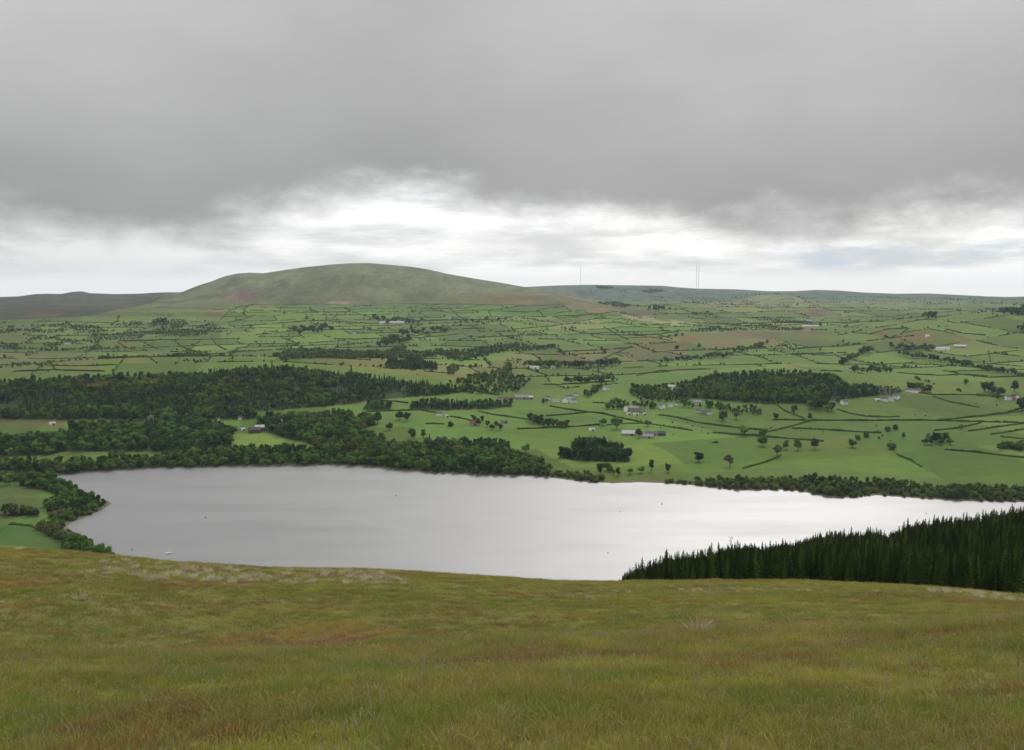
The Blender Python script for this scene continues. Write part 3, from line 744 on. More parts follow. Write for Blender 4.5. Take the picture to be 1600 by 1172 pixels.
def plant(name, label, x, y, mix, hrange, seed, wide=1.0):
    rng = np.random.default_rng(seed); n = len(x)
    kinds = list(mix); pr = np.array([mix[k] for k in kinds], float); pr /= pr.sum()
    stand = vnoise(x / 45, y / 45, seed) * .5 + vnoise(x / 16, y / 16, seed + 1) * .2 + rng.random(n) * .3     # stands of one kind, ragged edges
    rk = (np.argsort(np.argsort(stand)) + .5) / max(n, 1); ki = np.searchsorted(np.cumsum(pr), rk).clip(0, len(kinds) - 1)
    pick = np.array([rng.choice(PICK[kinds[k]]) for k in ki]) if n else np.zeros(0)
    h = rng.uniform(hrange[0], hrange[1], n) * (.72 + .55 * vnoise(x / 30, y / 30, seed + 2)) * np.where(rng.random(n) < .12, rng.uniform(.6, 1.3, n), 1)
    small = np.array([kinds[k] in ('bush', 'willow', 'yellow') for k in ki]); h = np.where(small, h * .62, h)
    wd = h * rng.uniform(.85, 1.2, n) * wide
    z = height(x, y) - 0.1
    scatter(name, label, np.stack([x, y, z], -1), np.stack([wd, wd, h], -1), np.stack([np.zeros(n), np.zeros(n), rng.uniform(0, 6.28, n)], -1), pick, 'wood')
WOODS = []; GLADES = []
def wood(name, label, px_polys, mix, spacing, h=(8, 14), floor=True, seed=1, wide=1.0, thin=0.0):
    if name == 'yellow_gorse': GLADES.extend([[q[:2] for q in hits(p)] for p in px_polys])
    WOODS.append((name, label, [[q[:2] for q in hits(p)] for p in px_polys], mix, spacing, h, floor, seed, wide, thin))
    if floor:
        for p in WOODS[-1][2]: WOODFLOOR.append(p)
def grow_woods():
    for name, label, polys, mix, sp, h, fl, seed, wide, thin in WOODS:
        rng = np.random.default_rng(seed + 100); xs = []; ys = []
        for p in polys:
            x, y = fill(p, sp, rng); xs.append(x); ys.append(y)
        x = np.concatenate(xs); y = np.concatenate(ys); x, y = keep_dry(x, y)
        if name == 'hill_forest':
            for g in GLADES: m = ~in_poly(x, y, np.array(g)); x, y = x[m], y[m]
        if thin:
            m = fbm(x / 70, y / 110, 3, seed) > thin; x, y = x[m], y[m]
        plant(name, label, x, y, mix, h, seed, wide)
MIXED = {'broad': 8, 'olive': 2, 'darkbroad': 2, 'brown': .6}
LIGHT = {'olive': 6, 'broad': 4, 'brown': 1, 'bush': 2}
# woods, by their footprint
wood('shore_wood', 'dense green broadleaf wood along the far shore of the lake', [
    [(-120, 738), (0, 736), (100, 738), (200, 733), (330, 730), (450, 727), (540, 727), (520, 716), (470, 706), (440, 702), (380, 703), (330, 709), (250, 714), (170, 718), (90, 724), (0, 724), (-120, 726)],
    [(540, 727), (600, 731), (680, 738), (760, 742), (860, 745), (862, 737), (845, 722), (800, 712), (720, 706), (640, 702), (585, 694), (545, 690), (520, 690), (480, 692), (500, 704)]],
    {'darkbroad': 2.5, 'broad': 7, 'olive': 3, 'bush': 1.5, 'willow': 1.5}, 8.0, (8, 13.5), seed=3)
wood('parkland_wood', 'tall dark mixed wood standing behind the shore wood near the barn', [
    [(-150, 715), (0, 714), (70, 712), (100, 706), (180, 706), (260, 705), (362, 700), (363, 682), (352, 668), (320, 664), (260, 662), (200, 664), (140, 668), (106, 672), (104, 684), (0, 690), (-150, 690)]],
    {'broad': 6, 'darkbroad': 4, 'darkfir': 2, 'olive': 1}, 9.5, (11, 17), seed=4)
wood('estate_wood', 'rounded green wood behind the small bright paddock', [
    [(455, 688), (480, 692), (545, 690), (585, 694), (640, 702), (715, 706), (700, 698), (650, 693), (600, 688), (566, 678), (570, 668), (590, 664), (585, 655), (545, 650), (500, 652), (460, 655), (430, 652),
     (405, 656), (400, 668), (420, 676)], [(230, 660), (330, 655), (400, 655), (400, 646), (330, 646), (240, 650)], [(0, 655), (100, 656), (230, 655), (235, 646), (100, 646), (0, 646)]],
    {'darkfir': .7, 'darkbroad': 2, 'broad': 7, 'olive': 3, 'brown': .5}, 9.5, (10, 16), seed=5, thin=0.30)
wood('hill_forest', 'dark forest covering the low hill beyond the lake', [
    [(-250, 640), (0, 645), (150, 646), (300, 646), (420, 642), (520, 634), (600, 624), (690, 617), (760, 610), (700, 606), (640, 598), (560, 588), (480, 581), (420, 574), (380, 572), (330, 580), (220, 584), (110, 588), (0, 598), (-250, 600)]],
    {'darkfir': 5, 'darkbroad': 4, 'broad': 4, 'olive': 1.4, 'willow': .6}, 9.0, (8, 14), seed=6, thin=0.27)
wood('yellow_gorse', 'band of yellow gorse across the top of the forested hill', [[(90, 600), (180, 596), (240, 593), (290, 590), (300, 597), (230, 604), (140, 608), (95, 607)], [(330, 600), (360, 593), (390, 600), (350, 606)]],
     {'yellow': 5, 'olive': 3, 'darkfir': .6}, 8, (9, 14), seed=7)
wood('roundhill_wood', 'dense dark wood on the small round hill above the village', [
    [(1062, 604), (1110, 592), (1160, 586), (1240, 584), (1300, 590), (1322, 602), (1370, 610), (1372, 618), (1320, 624), (1260, 630), (1200, 632), (1130, 626), (1080, 622)]],
    {'darkfir': 1.5, 'darkbroad': 4, 'broad': 5, 'olive': 1.5}, 8.5, (8, 13), seed=8)
wood('village_trees', 'leafy trees round the village houses below the round hill', [
    [(985, 606), (1062, 602), (1080, 620), (1075, 632), (1040, 628), (1000, 626), (985, 618)], [(946, 634), (965, 628), (1000, 630), (1028, 634), (1020, 640), (984, 636), (970, 642), (948, 640)],
    [(1066, 634), (1100, 630), (1130, 636), (1180, 640), (1190, 648), (1150, 648), (1110, 640), (1070, 638)], [(908, 616), (940, 606), (940, 612), (918, 622)], [(845, 626), (862, 624), (862, 630), (845, 632)]],
    {'broad': 7, 'olive': 3, 'darkbroad': 3, 'brown': 1}, 10, (7, 12), floor=False, seed=9)
wood('scree_scrub', 'grey brown scrub on the bare shoulder of the round hill', [[(1322, 600), (1390, 606), (1415, 611), (1400, 617), (1375, 618), (1330, 622)]], {'brown': 5, 'bush': 2, 'olive': 1}, 9, (3, 6), seed=10)
wood('conifer_copse', 'dark square conifer copse standing alone in green fields near shore', [
    [(874, 716), (900, 720), (940, 721), (985, 722), (983, 714), (960, 712), (900, 709), (874, 709)], [(892, 704), (960, 706), (976, 706), (970, 699), (930, 696), (895, 698)]], {'darkbroad': 6, 'conifer': 4}, 6.5, (12, 16), seed=11)
wood('lakeside_copse', 'dark copse with straight edge jutting into the green field', [[(700, 706), (740, 708), (798, 705), (797, 698), (760, 694), (705, 695)]], {'darkbroad': 6, 'darkfir': 3, 'broad': 3}, 8, (10, 14), seed=12)
wood('bank_plantation', 'dark tree plantation on the bank below the pale oval field', [[(640, 640), (680, 641), (735, 640), (800, 636), (800, 632), (735, 631), (680, 629), (642, 632)], [(566, 640), (612, 640), (611, 633), (570, 634)]],
     {'darkbroad': 5, 'darkfir': 4, 'broad': 2}, 9, (9, 14), seed=13)
wood('meadow_copse', 'black copse in the pale meadow beyond the forested hill', [[(602, 574), (630, 577), (684, 578), (683, 573), (660, 568), (605, 570)]], {'darkfir': 6, 'darkbroad': 3}, 9, (10, 15), seed=14)
wood('willow_scrub', 'belt of low willow scrub fringing the far shore', [
    [(862, 745), (900, 750), (930, 753), (945, 750), (940, 744), (900, 738), (862, 736)],
    [(1030, 753), (1080, 757), (1120, 763), (1160, 766), (1240, 766), (1270, 771), (1300, 777), (1345, 776), (1400, 776), (1500, 782), (1600, 784), (1700, 788), (1700, 768), (1600, 765), (1500, 762), (1400, 757), (1300, 752), (1200, 748), (1150, 748), (1100, 750), (1040, 749)]],
    {'willow': 8, 'bush': 2, 'olive': 2.5, 'broad': 1}, 7.5, (6.5, 11), seed=15)
wood('bay_trees', 'round green trees crowding the wooded point in the lake', [
    [(30, 757), (85, 750), (105, 757), (128, 768), (150, 777), (172, 786), (150, 800), (112, 813), (103, 822), (80, 812), (70, 790), (95, 780), (80, 768), (40, 762)],
    [(72, 815), (103, 823), (132, 844), (176, 868), (170, 874), (120, 870), (95, 860), (108, 846), (90, 838), (60, 826)], [(-80, 747), (0, 746), (80, 744), (85, 748), (40, 752), (-80, 754)],
    [(0, 807), (30, 808), (62, 806), (60, 800), (0, 803)]],
    {'broad': 8, 'olive': 3, 'willow': 3, 'brown': .7}, 6.2, (6.5, 10.5), seed=16)
wood('meadow_birches', 'loose olive birch trees on wet land below the hill farms', [
    [(425, 556), (470, 546), (560, 551), (640, 553), (690, 548), (700, 556), (640, 562), (560, 560), (480, 562), (440, 566)], [(600, 553), (630, 540), (640, 552)], [(690, 552), (780, 540), (830, 541), (880, 542), (850, 547), (780, 551), (720, 566), (700, 562)],
    [(700, 576), (716, 574), (716, 586), (700, 586)], [(765, 584), (800, 572), (800, 592), (740, 602), (700, 600)], [(720, 612), (800, 590), (830, 596), (810, 612), (770, 620)]],
    LIGHT, 13, (7, 12), floor=False, seed=17)
wood('upland_scrub', 'greyish scrub and small trees scattered on the fields under the hill', [
    [(0, 512), (100, 505), (230, 500), (300, 500), (360, 505), (375, 520), (330, 530), (260, 528), (180, 532), (180, 548), (60, 549), (0, 545)], [(240, 556), (300, 550), (360, 553), (370, 560), (260, 566)],
    [(160, 558), (190, 550), (240, 560), (200, 570), (170, 570)]], {'olive': 6, 'broad': 2, 'brown': 3, 'bush': 4, 'willow': 4}, 13, (4, 9.5), floor=False, seed=18, thin=0.535)
wood('vale_scrub', 'patchy olive scrub along the far vale under the low dome', [
    [(1070, 520), (1110, 512), (1200, 508), (1330, 512), (1290, 518), (1200, 516)], [(1065, 490), (1110, 487), (1200, 494), (1290, 500), (1250, 505), (1110, 497)], [(920, 472), (960, 472), (1000, 482), (980, 484)],
    [(1200, 534), (1330, 531), (1345, 540), (1290, 545), (1220, 541)], [(860, 514), (910, 512), (920, 520), (870, 522)], [(1290, 484), (1330, 489), (1310, 494)]],
    {'olive': 5, 'brown': 4, 'bush': 3, 'willow': 3}, 14, (4, 9.5), floor=False, seed=19, thin=0.50)
wood('far_plantation', 'far dark plantation on the long blue hills', [[(1003, 455), (1035, 454), (1042, 456), (1010, 458)], [(1560, 490), (1600, 478), (1660, 476), (1660, 490), (1600, 495)], [(1440, 492), (1456, 489), (1464, 497), (1450, 498)], [(1586, 516), (1600, 508), (1660, 505), (1660, 520), (1600, 522)],
     [(930, 448), (960, 450), (950, 452), (935, 451)], [(1010, 483), (1025, 481), (1060, 486), (1020, 486)]],
     {'darkfir': 5, 'darkbroad': 5}, 20, (14, 20), floor=False, seed=20)

wood('field_bushes', 'small bushes and saplings dotted along field edges across the vale', [
    [(400, 490), (600, 508), (800, 498), (980, 490), (1100, 505), (1060, 530), (800, 545), (600, 540), (400, 550)], [(860, 548), (1030, 535), (1200, 545), (1330, 535), (1340, 560), (1180, 565), (1000, 580), (860, 590), (700, 600), (720, 570)],
    [(0, 500), (280, 490), (400, 500), (400, 560), (0, 590)]], {'bush': 6, 'olive': 4, 'broad': 2, 'brown': 1}, 20, (3, 7.5), floor=False, seed=23, thin=0.71)
wood('near_bushes', 'small bushes dotted over the flat green fields', [[(640, 640), (900, 620), (1200, 640), (1600, 630), (1600, 700), (1200, 680), (900, 680), (640, 690)], [(1400, 540), (1600, 545), (1600, 600), (1400, 580)]],
    {'bush': 6, 'broad': 1}, 22, (2, 4.5), floor=False, seed=24, thin=0.75)
wood('dome_scrub', 'dark scrub patches on the long blue hills', [[(850, 449), (1600, 466), (1600, 495), (1300, 492), (1100, 478), (950, 470)]], {'brown': 3, 'darkbroad': 4, 'bush': 3}, 26, (5, 10), floor=False, seed=25, thin=0.70)

# ------------------------------------------------------------------ the net of far hedgerows between the fields
def hedgerow_net():
    rng = np.random.default_rng(303); V = []; F = []; TX = []; TY = []; nv = 0
    bans = [np.array(p) for w_ in WOODS for p in w_[2] if w_[6]] + [np.array(COVER[0][0])] + [np.array(p) for p, c, fe in COVER if c[0] > c[1]]
    segs = []
    for j in range(5, 32):
        off = float(_hash(np.array([j]), np.array([0]), 7)[0]) * FU
        for i in range(-22, 26):
            if rng.random() < .82: segs.append(((i * FU - off, j * FV), ((i + 1) * FU - off, j * FV)))
            if rng.random() < .78: segs.append(((i * FU - off, j * FV), (i * FU - off, (j + 1) * FV)))
    ends = np.array(segs).reshape(-1, 4); mx, my = field_unwarp((ends[:, 0] + ends[:, 2]) / 2, (ends[:, 1] + ends[:, 3]) / 2); mD = np.hypot(mx, my); ma = np.arctan2(mx, my)
    ok = (mD > 1900) & (mD < 5100) & (np.abs(ma) < math.radians(33)) & ~((mD < 2350) & (mx > 300) & (rng.random(len(mx)) < .75)) & ~((ma < float(pix(350, 500)[0])) & (mD > 4250))
    ends = ends[ok]; ns = (np.maximum(np.abs(ends[:, 2] - ends[:, 0]), np.abs(ends[:, 3] - ends[:, 1])) / 6.5).astype(int) + 2
    T = [np.linspace(0, 1, n) for n in ns]
    ax, ay = field_unwarp(np.concatenate([e[0] + (e[2] - e[0]) * t for e, t in zip(ends, T)]), np.concatenate([e[1] + (e[3] - e[1]) * t for e, t in zip(ends, T)]))
    az_all = height(ax, ay); aok = np.ones(len(ax), bool)
    for b in bans:
        lo, hi = b.min(0), b.max(0); m = np.nonzero((ax > lo[0]) & (ax < hi[0]) & (ay > lo[1]) & (ay < hi[1]))[0]
        if len(m): aok[m[in_poly(ax[m], ay[m], b)]] = False
    k0 = 0
    for e, t, n in zip(ends, T, ns):
        sl = slice(k0, k0 + n); k0 += n; x, y, z, ok = ax[sl], ay[sl], az_all[sl], aok[sl]
        if ok.sum() < 5: continue
        gap = vnoise(t * n / 5.0, t * 0 + e[0], 31) < rng.uniform(.12, .50)
        hh = np.where(ok & ~gap, rng.uniform(1.5, 3.2, n), .05); tx, ty = np.gradient(x), np.gradient(y); ln = np.hypot(tx, ty); nx, ny = -ty / ln, tx / ln; ww = rng.uniform(.9, 1.9, n)
        pr = [(-1, 0), (-.9, .6), (0, 1), (.9, .6), (1, 0)]
        V.append(np.stack([np.stack([x + nx * ww * a, y + ny * ww * a, z - .2 + hh * b], -1) for a, b in pr], 1).reshape(-1, 3))
        g = nv + np.arange(n - 1)[:, None] * 5 + np.arange(4)[None]; keep = (ok & ~gap)[:-1]; g = g[keep].ravel()
        F.append(np.stack([g, g + 1, g + 6, g + 5], -1)); nv += n * 5
        m = ok & (rng.random(n) < rng.uniform(.0, .30)); TX.append(x[m] + rng.normal(0, 1.5, m.sum())); TY.append(y[m] + rng.normal(0, 1.5, m.sum()))
    o = obj('hedgerows', mesh_from('hedgerows', np.vstack(V), np.vstack(F), [M_HEDGE])); tag(o, 'net of far hedgerows between the upland fields', kind='stuff')
    plant('hedgerow_trees', 'small trees growing along the far hedgerows', np.concatenate(TX), np.concatenate(TY), {'broad': 5, 'bush': 4, 'olive': 3, 'darkbroad': 2, 'brown': 1}, (4, 9), 41)

# ------------------------------------------------------------------ hedges
def hedge(px_pts, label, h=2.2, width=2.0, gaps=0.0, group=None, seed=0, world=None):
    rng = np.random.default_rng(seed + len(px_pts) * 7 + int(px_pts[0][0]))
    P = np.array([q[:2] for q in hits(px_pts)])
    seg = np.hypot(*np.diff(P, axis=0).T); L = np.concatenate([[0], np.cumsum(seg)])
    dist = float(np.hypot(*P.mean(0))); step = 2.4 if dist < 2000 else (4.0 if dist < 3200 else 7.0)
    if dist > 2400: h *= 1.15; width *= 1.2
    n = max(3, int(L[-1] / step)); s = np.linspace(0, L[-1], n)
    x = np.interp(s, L, P[:, 0]); y = np.interp(s, L, P[:, 1])
    wob = (vnoise(s / 60.0, s * 0 + seed, 3) - .5) * 2.0
    tx, ty = np.gradient(x), np.gradient(y); ln = np.hypot(tx, ty) + 1e-9; nx, ny = -ty / ln, tx / ln
    x = x + nx * wob; y = y + ny * wob
    z = height(x, y)
    hh = h * (0.7 + 0.6 * vnoise(s / 9.0, s * 0, seed + 9)) * rng.uniform(.85, 1.15, n); ww = width * .5 * rng.uniform(.75, 1.3, n)
    if gaps: hh = np.where(vnoise(s / 14.0, s * 0 + 3, seed + 5) < gaps, 0.25, hh)
    prof = [(-1.0, 0.0), (-1.05, .45), (-.55, .95), (.5, 1.0), (1.0, .5), (1.0, 0.0)]
    V = np.stack([np.stack([x + nx * ww * a * rng.uniform(.85, 1.15, n), y + ny * ww * a * rng.uniform(.85, 1.15, n), z - .15 + hh * b * (rng.uniform(.85, 1.15, n) if b > .3 else 1)], -1) for a, b in prof], 1)
    o0 = np.array([x[0], y[0], z[0]]); V = (V - o0).reshape(-1, 3); k = len(prof)
    F = [(i * k + j, i * k + j + 1, (i + 1) * k + j + 1, (i + 1) * k + j) for i in range(n - 1) for j in range(k - 1)]
    F += [tuple(range(k)), tuple((n - 1) * k + j for j in reversed(range(k)))]
    o = obj('hedge', mesh_from('hedge', V, F, [M_HEDGE])); o.location = o0
    tag(o, label, 'hedge', group)
    return np.stack([x, y], -1)
for pts, lab in [
    ([(1394, 582), (1430, 585), (1469, 587), (1507, 585), (1543, 588)], 'long thin hedge under the tree line on the green hillside'),
    ([(1471, 579), (1507, 586), (1545, 590), (1600, 588)], 'thin hedge slanting down the slope into the long hillside hedge'),
    ([(1425, 612), (1456, 617), (1507, 617), (1540, 618), (1560, 622)], 'dark hedge running level from the long white cottage towards two white houses'),
    ([(1453, 618), (1484, 628), (1530, 637)], 'dark hedge slanting down the field below the level hedge by the white cottage'),
    ([(1302, 638), (1328, 646), (1354, 651), (1389, 652), (1405, 651)], 'bushy hedge below the lone white house under the round hill'),
    ([(1200, 656), (1261, 657), (1328, 657.5), (1395, 657), (1451, 657), (1520, 659), (1600, 661)], 'very long straight hedge crossing the flat fields below the farms'),
    ([(1459, 657), (1489, 655), (1540, 649), (1566, 646), (1600, 637)], 'hedge with bushes climbing away from the very long straight hedge'),
    ([(1523, 652), (1564, 647), (1600, 642)], 'short upper hedge parallel to the climbing bushy hedge'),
    ([(1180, 680), (1200, 675), (1226, 669), (1269, 657)], 'slanting hedge joining the very long hedge from below'),
    ([(1228, 669), (1277, 671), (1323, 674), (1377, 677)], 'dark straight hedge ending at small bushes in mid field'),
    ([(1130, 678), (1200, 683), (1238, 686), (1287, 690)], 'dark straight hedge above the row of field trees'),
    ([(1453, 674), (1497, 669), (1533, 661)], 'hedge rising from the oval copse to the very long hedge'),
    ([(1507, 675), (1553, 668), (1600, 662)], 'middle of three parallel hedges beyond the oval copse'),
    ([(1543, 680), (1600, 671), (1640, 666)], 'lowest of three parallel hedges beyond the oval copse'),
    ([(1553, 682), (1600, 686), (1640, 688)], 'short hedge forking downward below the three parallel hedges'),
    ([(1205, 625), (1228, 643), (1256, 654)], 'steep hedge descending from the foot of the round hill wood'),
    ([(1448, 696), (1476, 703), (1517, 706), (1558, 711), (1600, 716)], 'broken bushy hedge below the oval copse'),
    ([(1566, 703), (1600, 688), (1630, 680)], 'hedge slanting up at the end of the broken bushy hedge'),
    ([(800, 671), (851, 669), (913, 666), (938, 664)], 'hedge along the top of the field behind the conifer copse'),
    ([(854, 634), (902, 642), (943, 647), (979, 655), (1005, 661)], 'dark hedge running down from the white farm to the village'),
    ([(846, 651), (884, 648), (923, 644), (943, 646)], 'hedge meeting the white farm hedge at a sharp corner'),
    ([(941, 665), (979, 662), (1012, 662), (1043, 667), (1082, 673)], 'thin hedge above the grey farm sheds'),
    ([(1023, 648), (1056, 652), (1087, 660), (1120, 665), (1156, 669), (1200, 673)], 'thick dark hedge sweeping down from the village across the fields'),
    ([(1105, 676), (1153, 679), (1200, 682)], 'thin hedge beyond the grey farm sheds in the open field'),
    ([(1155, 734), (1169, 730), (1200, 721), (1220, 712)], 'hedge from the shore scrub up to the row of field trees'),
    ([(919, 629), (943, 630), (955, 632)], 'short hedge beside the white farm buildings'),
    ([(743, 642), (771, 648), (800, 652), (833, 657), (851, 665)], 'hedge from the bank plantation down to the clump of field trees'),
    ([(843, 601), (877, 601), (920, 598), (960, 596)], 'hedge along the upper edge of the field above the white farm'),
    ([(992, 588), (1030, 580), (1071, 578), (1110, 577)], 'curved hedge round the bright field above the village trees'),
    ([(564, 644), (612, 642), (656, 641), (680, 645)], 'hedge running level to the small white house by the plantation'),
    ([(698, 650), (728, 655), (745, 660)], 'hedge between the small white house and the ruined barn'),
    ([(579, 627), (615, 627), (638, 630)], 'hedge along the near edge of the pale oval field'),
    ([(585, 616), (640, 611), (740, 611), (780, 618)], 'dark curved hedge round the far edge of the pale oval field'),
    ([(656, 663), (675, 662), (694, 663)], 'short thick hedge standing alone in the green field'),
    ([(1105, 692), (1122, 692)], 'stub of dark hedge alone in the big green field'),
    ([(1392, 702), (1405, 712), (1425, 720), (1440, 730)], 'dotted remnant hedge crossing the big green field'),
    ([(0, 804), (30, 804), (60, 803)], 'tree hedge between two fields behind the bay'), ([(0, 820), (50, 820), (60, 824)], 'low hedge above the brightest green field by the bay'),
]: hedge(pts, lab, 2.4, 2.3, 0.42 if 'dotted' in lab or 'broken' in lab else 0.04)
for pts in [  # thin lines high on the slopes
    [(400, 508), (446, 504), (502, 501), (543, 503), (589, 506)], [(400, 523), (438, 520), (490, 515), (543, 515), (600, 517)], [(477, 487), (543, 487), (564, 492), (589, 499)], [(506, 479), (510, 496)],
    [(615, 477), (617, 495)], [(702, 480), (712, 490), (727, 500)], [(763, 486), (800, 487), (838, 486)], [(763, 487), (769, 496)], [(643, 501), (697, 500), (758, 500), (800, 497)], [(477, 488), (479, 500)],
    [(656, 523), (707, 515), (758, 513)], [(528, 530), (564, 530), (594, 529)], [(836, 495), (897, 494), (943, 490), (979, 488)], [(905, 521), (943, 523), (984, 524), (1025, 523), (1059, 518)],
    [(1023, 522), (1051, 530)], [(841, 530), (902, 531)], [(910, 532), (969, 532)], [(943, 510), (964, 523), (982, 531)], [(943, 560), (966, 550), (987, 541)], [(184, 533), (251, 531), (276, 531)],
    [(220, 533), (246, 545)], [(271, 531), (299, 547)], [(330, 528), (353, 547)], [(184, 535), (205, 546), (230, 548)], [(266, 550), (300, 549)], [(363, 549), (400, 549)], [(358, 510), (400, 508)], [(358, 504), (400, 492)],
    [(0, 570), (46, 567), (87, 573), (164, 572)], [(0, 585), (26, 579), (85, 573)], [(166, 560), (245, 562)], [(1200, 555), (1261, 553), (1323, 551)], [(1200, 549), (1251, 545), (1284, 542)], [(1407, 523), (1420, 513)],
    [(1359, 523), (1384, 515), (1418, 513)], [(1354, 533), (1412, 526), (1450, 524)], [(1480, 515), (1505, 521), (1540, 524)], [(1545, 548), (1548, 565)], [(800, 515), (860, 510), (905, 505)], [(720, 530), (790, 525), (840, 522)],
    [(690, 508), (707, 515)], [(870, 550), (940, 547), (990, 543)], [(600, 530), (660, 528), (720, 522)], [(1000, 508), (1050, 506), (1080, 507)], [(1120, 548), (1180, 543), (1230, 540)], [(400, 476), (372, 479), (345, 500)],
]: hedge(pts, 'thin dark hedge crossing the fields under the bare hill', 2.6, 2.6, 0.16, 'hedges on the upper fields', seed=int(pts[0][0]))
def wall_line(px_pts, label):
    P = np.array([q[:2] for q in hits(px_pts)]); seg = np.hypot(*np.diff(P, axis=0).T); L = np.concatenate([[0], np.cumsum(seg)]); n = int(L[-1] / 12) + 2
    s = np.linspace(0, L[-1], n); x = np.interp(s, L, P[:, 0]); y = np.interp(s, L, P[:, 1]); z = height(x, y); rng = np.random.default_rng(5)
    hh = rng.uniform(1.4, 2.0, n)
    V = np.stack([np.stack([x, y - a, z - .2 + hh * b], -1) for a, b in ((.6, 0), (.45, 1), (-.45, 1), (-.6, 0))], 1); o0 = V[0, 0].copy(); V = (V - o0).reshape(-1, 3)
    F = [(i * 4 + j, i * 4 + j + 1, i * 4 + j + 5, i * 4 + j + 4) for i in range(n - 1) for j in range(3)]
    o = obj('field_wall', mesh_from('field_wall', V, F, [plain('drystone', (.10, .10, .09), .9, .4, .8)])); o.location = o0; tag(o, label, 'wall')
wall_line([(372, 478.5), (400, 476), (500, 475.2), (600, 475), (700, 475.2), (800, 475.8), (880, 477)], 'grey drystone wall dividing bright fields from the bare hill')

# ------------------------------------------------------------------ single trees
def tree_at(X, Y, h, kd, label, group=None, name='tree', rng=random, wide=1.0, lean=0.0):
    trio = KINDS[kd][rng.randrange(len(KINDS[kd]))]
    z = float(height(np.array([X]), np.array([Y]))[0])
    e = empty(name, (X, Y, z - 0.05), rng.uniform(0, 6.28), (h * wide, h * wide, h))
    if lean: e.rotation_euler[0] = lean
    obj('trunk', trio[0], e); obj('crown', trio[1], e)
    tag(e, label, 'tree', group); return e
for x, y, hp, kd, lab in [
    (822, 707, 16, 'broad', 'round dark tree alone in the field above the shore wood'),
    (1092, 722, 17, 'broad', 'round tree standing alone in the big green field above the willows'),
    (1140, 729, 19, 'brown', 'brownish tree with thin crown above the willow scrub'),
    (1018, 736, 21, 'narrow', 'tall narrow dark tree near the grassy shore'),
    (1043, 738, 15, 'darkbroad', 'squat dark tree beside the tall narrow tree'),
    (966, 742, 14, 'darkbroad', 'small dark round tree at the end of the shore wood'),
    (984, 740, 12, 'broad', 'first of two close dark bushes on the grassy shore'),
    (1002, 739, 13, 'broad', 'second of two close dark bushes beside the narrow tree'),
    (938, 740, 18, 'darkbroad', 'dark pointed tree just below the conifer copse'),
    (1332, 699, 15, 'broad', 'round tree alone between the field tree row and the oval copse'),
    (1273, 702, 17, 'olive', 'pale crowned tree at the far end of the field tree row'),
    (1247, 703, 18, 'broad', 'full green tree in the field tree row beside the pale one'),
    (1228, 702, 15, 'broad', 'small tree in the middle of the field tree row'),
    (1214, 714, 20, 'brown', 'large brownish tree at the near end of the field tree row'),
    (1192, 697, 18, 'broad', 'broad tree above the large brownish tree'),
    (1163, 680, 18, 'broad', 'dark round tree on the thick sweeping hedge'),
    (1192, 682, 15, 'broad', 'smaller round tree at the end of the thick sweeping hedge'),
    (1392, 702, 8, 'bush', 'round bush at the start of the dotted remnant hedge'),
    (1412, 685, 9, 'broad', 'little tree in the field short of the oval copse'),
    (1386, 674, 6, 'bush', 'small bush above the end of the dark straight hedge'),
    (1397, 671, 6, 'bush', 'small bush beyond the dark straight hedge near the long hedge'),
    (1339, 687, 6, 'bush', 'low dark bush in a pair in mid field'), (1354, 683, 6, 'bush', 'paler low bush just past the pair in mid field'),
    (1265, 656, 11, 'broad', 'dark bush tree where the steep hedge meets the long hedge'),
    (1212, 655, 10, 'broad', 'squat tree on the long hedge below the round hill'),
    (1241, 645, 12, 'olive', 'pale tree on the steep hedge under the round hill'),
    (1502, 671, 9, 'broad', 'round bush tree at the foot of the three parallel hedges'),
    (1508, 602, 10, 'broad', 'bush tree alone on the open hillside field above two white houses'),
    (1585, 612, 16, 'darkbroad', 'dark tree on the hillside behind the two white houses'),
    (1597, 642, 20, 'darkbroad', 'big dark tree cut by the edge of the picture'),
    (942, 665, 15, 'broad', 'rounded tree on the hedge above the conifer copse'), (964, 670, 20, 'broad', 'tall tree behind the conifer copse beside the sheds'),
    (998, 684, 15, 'olive', 'pale green tree standing in front of the grey farm sheds'), (1012, 666, 12, 'broad', 'tree on the thin hedge above the sheds'),
    (609, 672, 14, 'broad', 'round tree alone in the field beside the estate wood'), (646, 686, 18, 'broad', 'large dark round tree in the green field above the shore'), (662, 684, 14, 'broad', 'smaller tree close beside the large dark round tree'),
    (590, 662, 20, 'darkbroad', 'tall dark tree at the corner of the estate wood'), (625, 656, 16, 'broad', 'broad tree near the level hedge by the estate wood'), (637, 658, 15, 'broad', 'second broad tree near the level hedge'),
    (703, 666, 6, 'bush', 'tiny bush between the thick hedge and the ruined barn'), (671, 690, 14, 'darkfir', 'pointed dark tree rising from the edge of the shore wood'),
    (337, 660, 14, 'darkfir', 'dark pointed tree in the park beside the white specks'), (1142, 606, 8, 'olive', 'small pale tree in the gap of the village wood'),
    (1310, 627, 6, 'bush', 'round bush on the slope field by the two white houses'), (1062, 620, 15, 'brown', 'rust grey tree in the village wood by the pale roof'), (1150, 655, 13, 'brown', 'brown leafed tree in the field corner under the village'),
    (1130, 657, 15, 'olive', 'loose pale tree standing by the thick sweeping hedge'), (1058, 547, 8, 'broad', 'round tree on the brown rough pasture'), (1092, 545, 9, 'olive', 'pale round tree on the brown rough pasture'),
    (15, 757, 18, 'broad', 'large round tree behind the bay near the shore corner'), (38, 757, 15, 'broad', 'round tree next to the large one behind the bay'),
]:
    X, Y, Z = hit(x, y); D = math.hypot(X, Y); h = hp * D / F_PX
    random.seed(int(x * 31 + y))
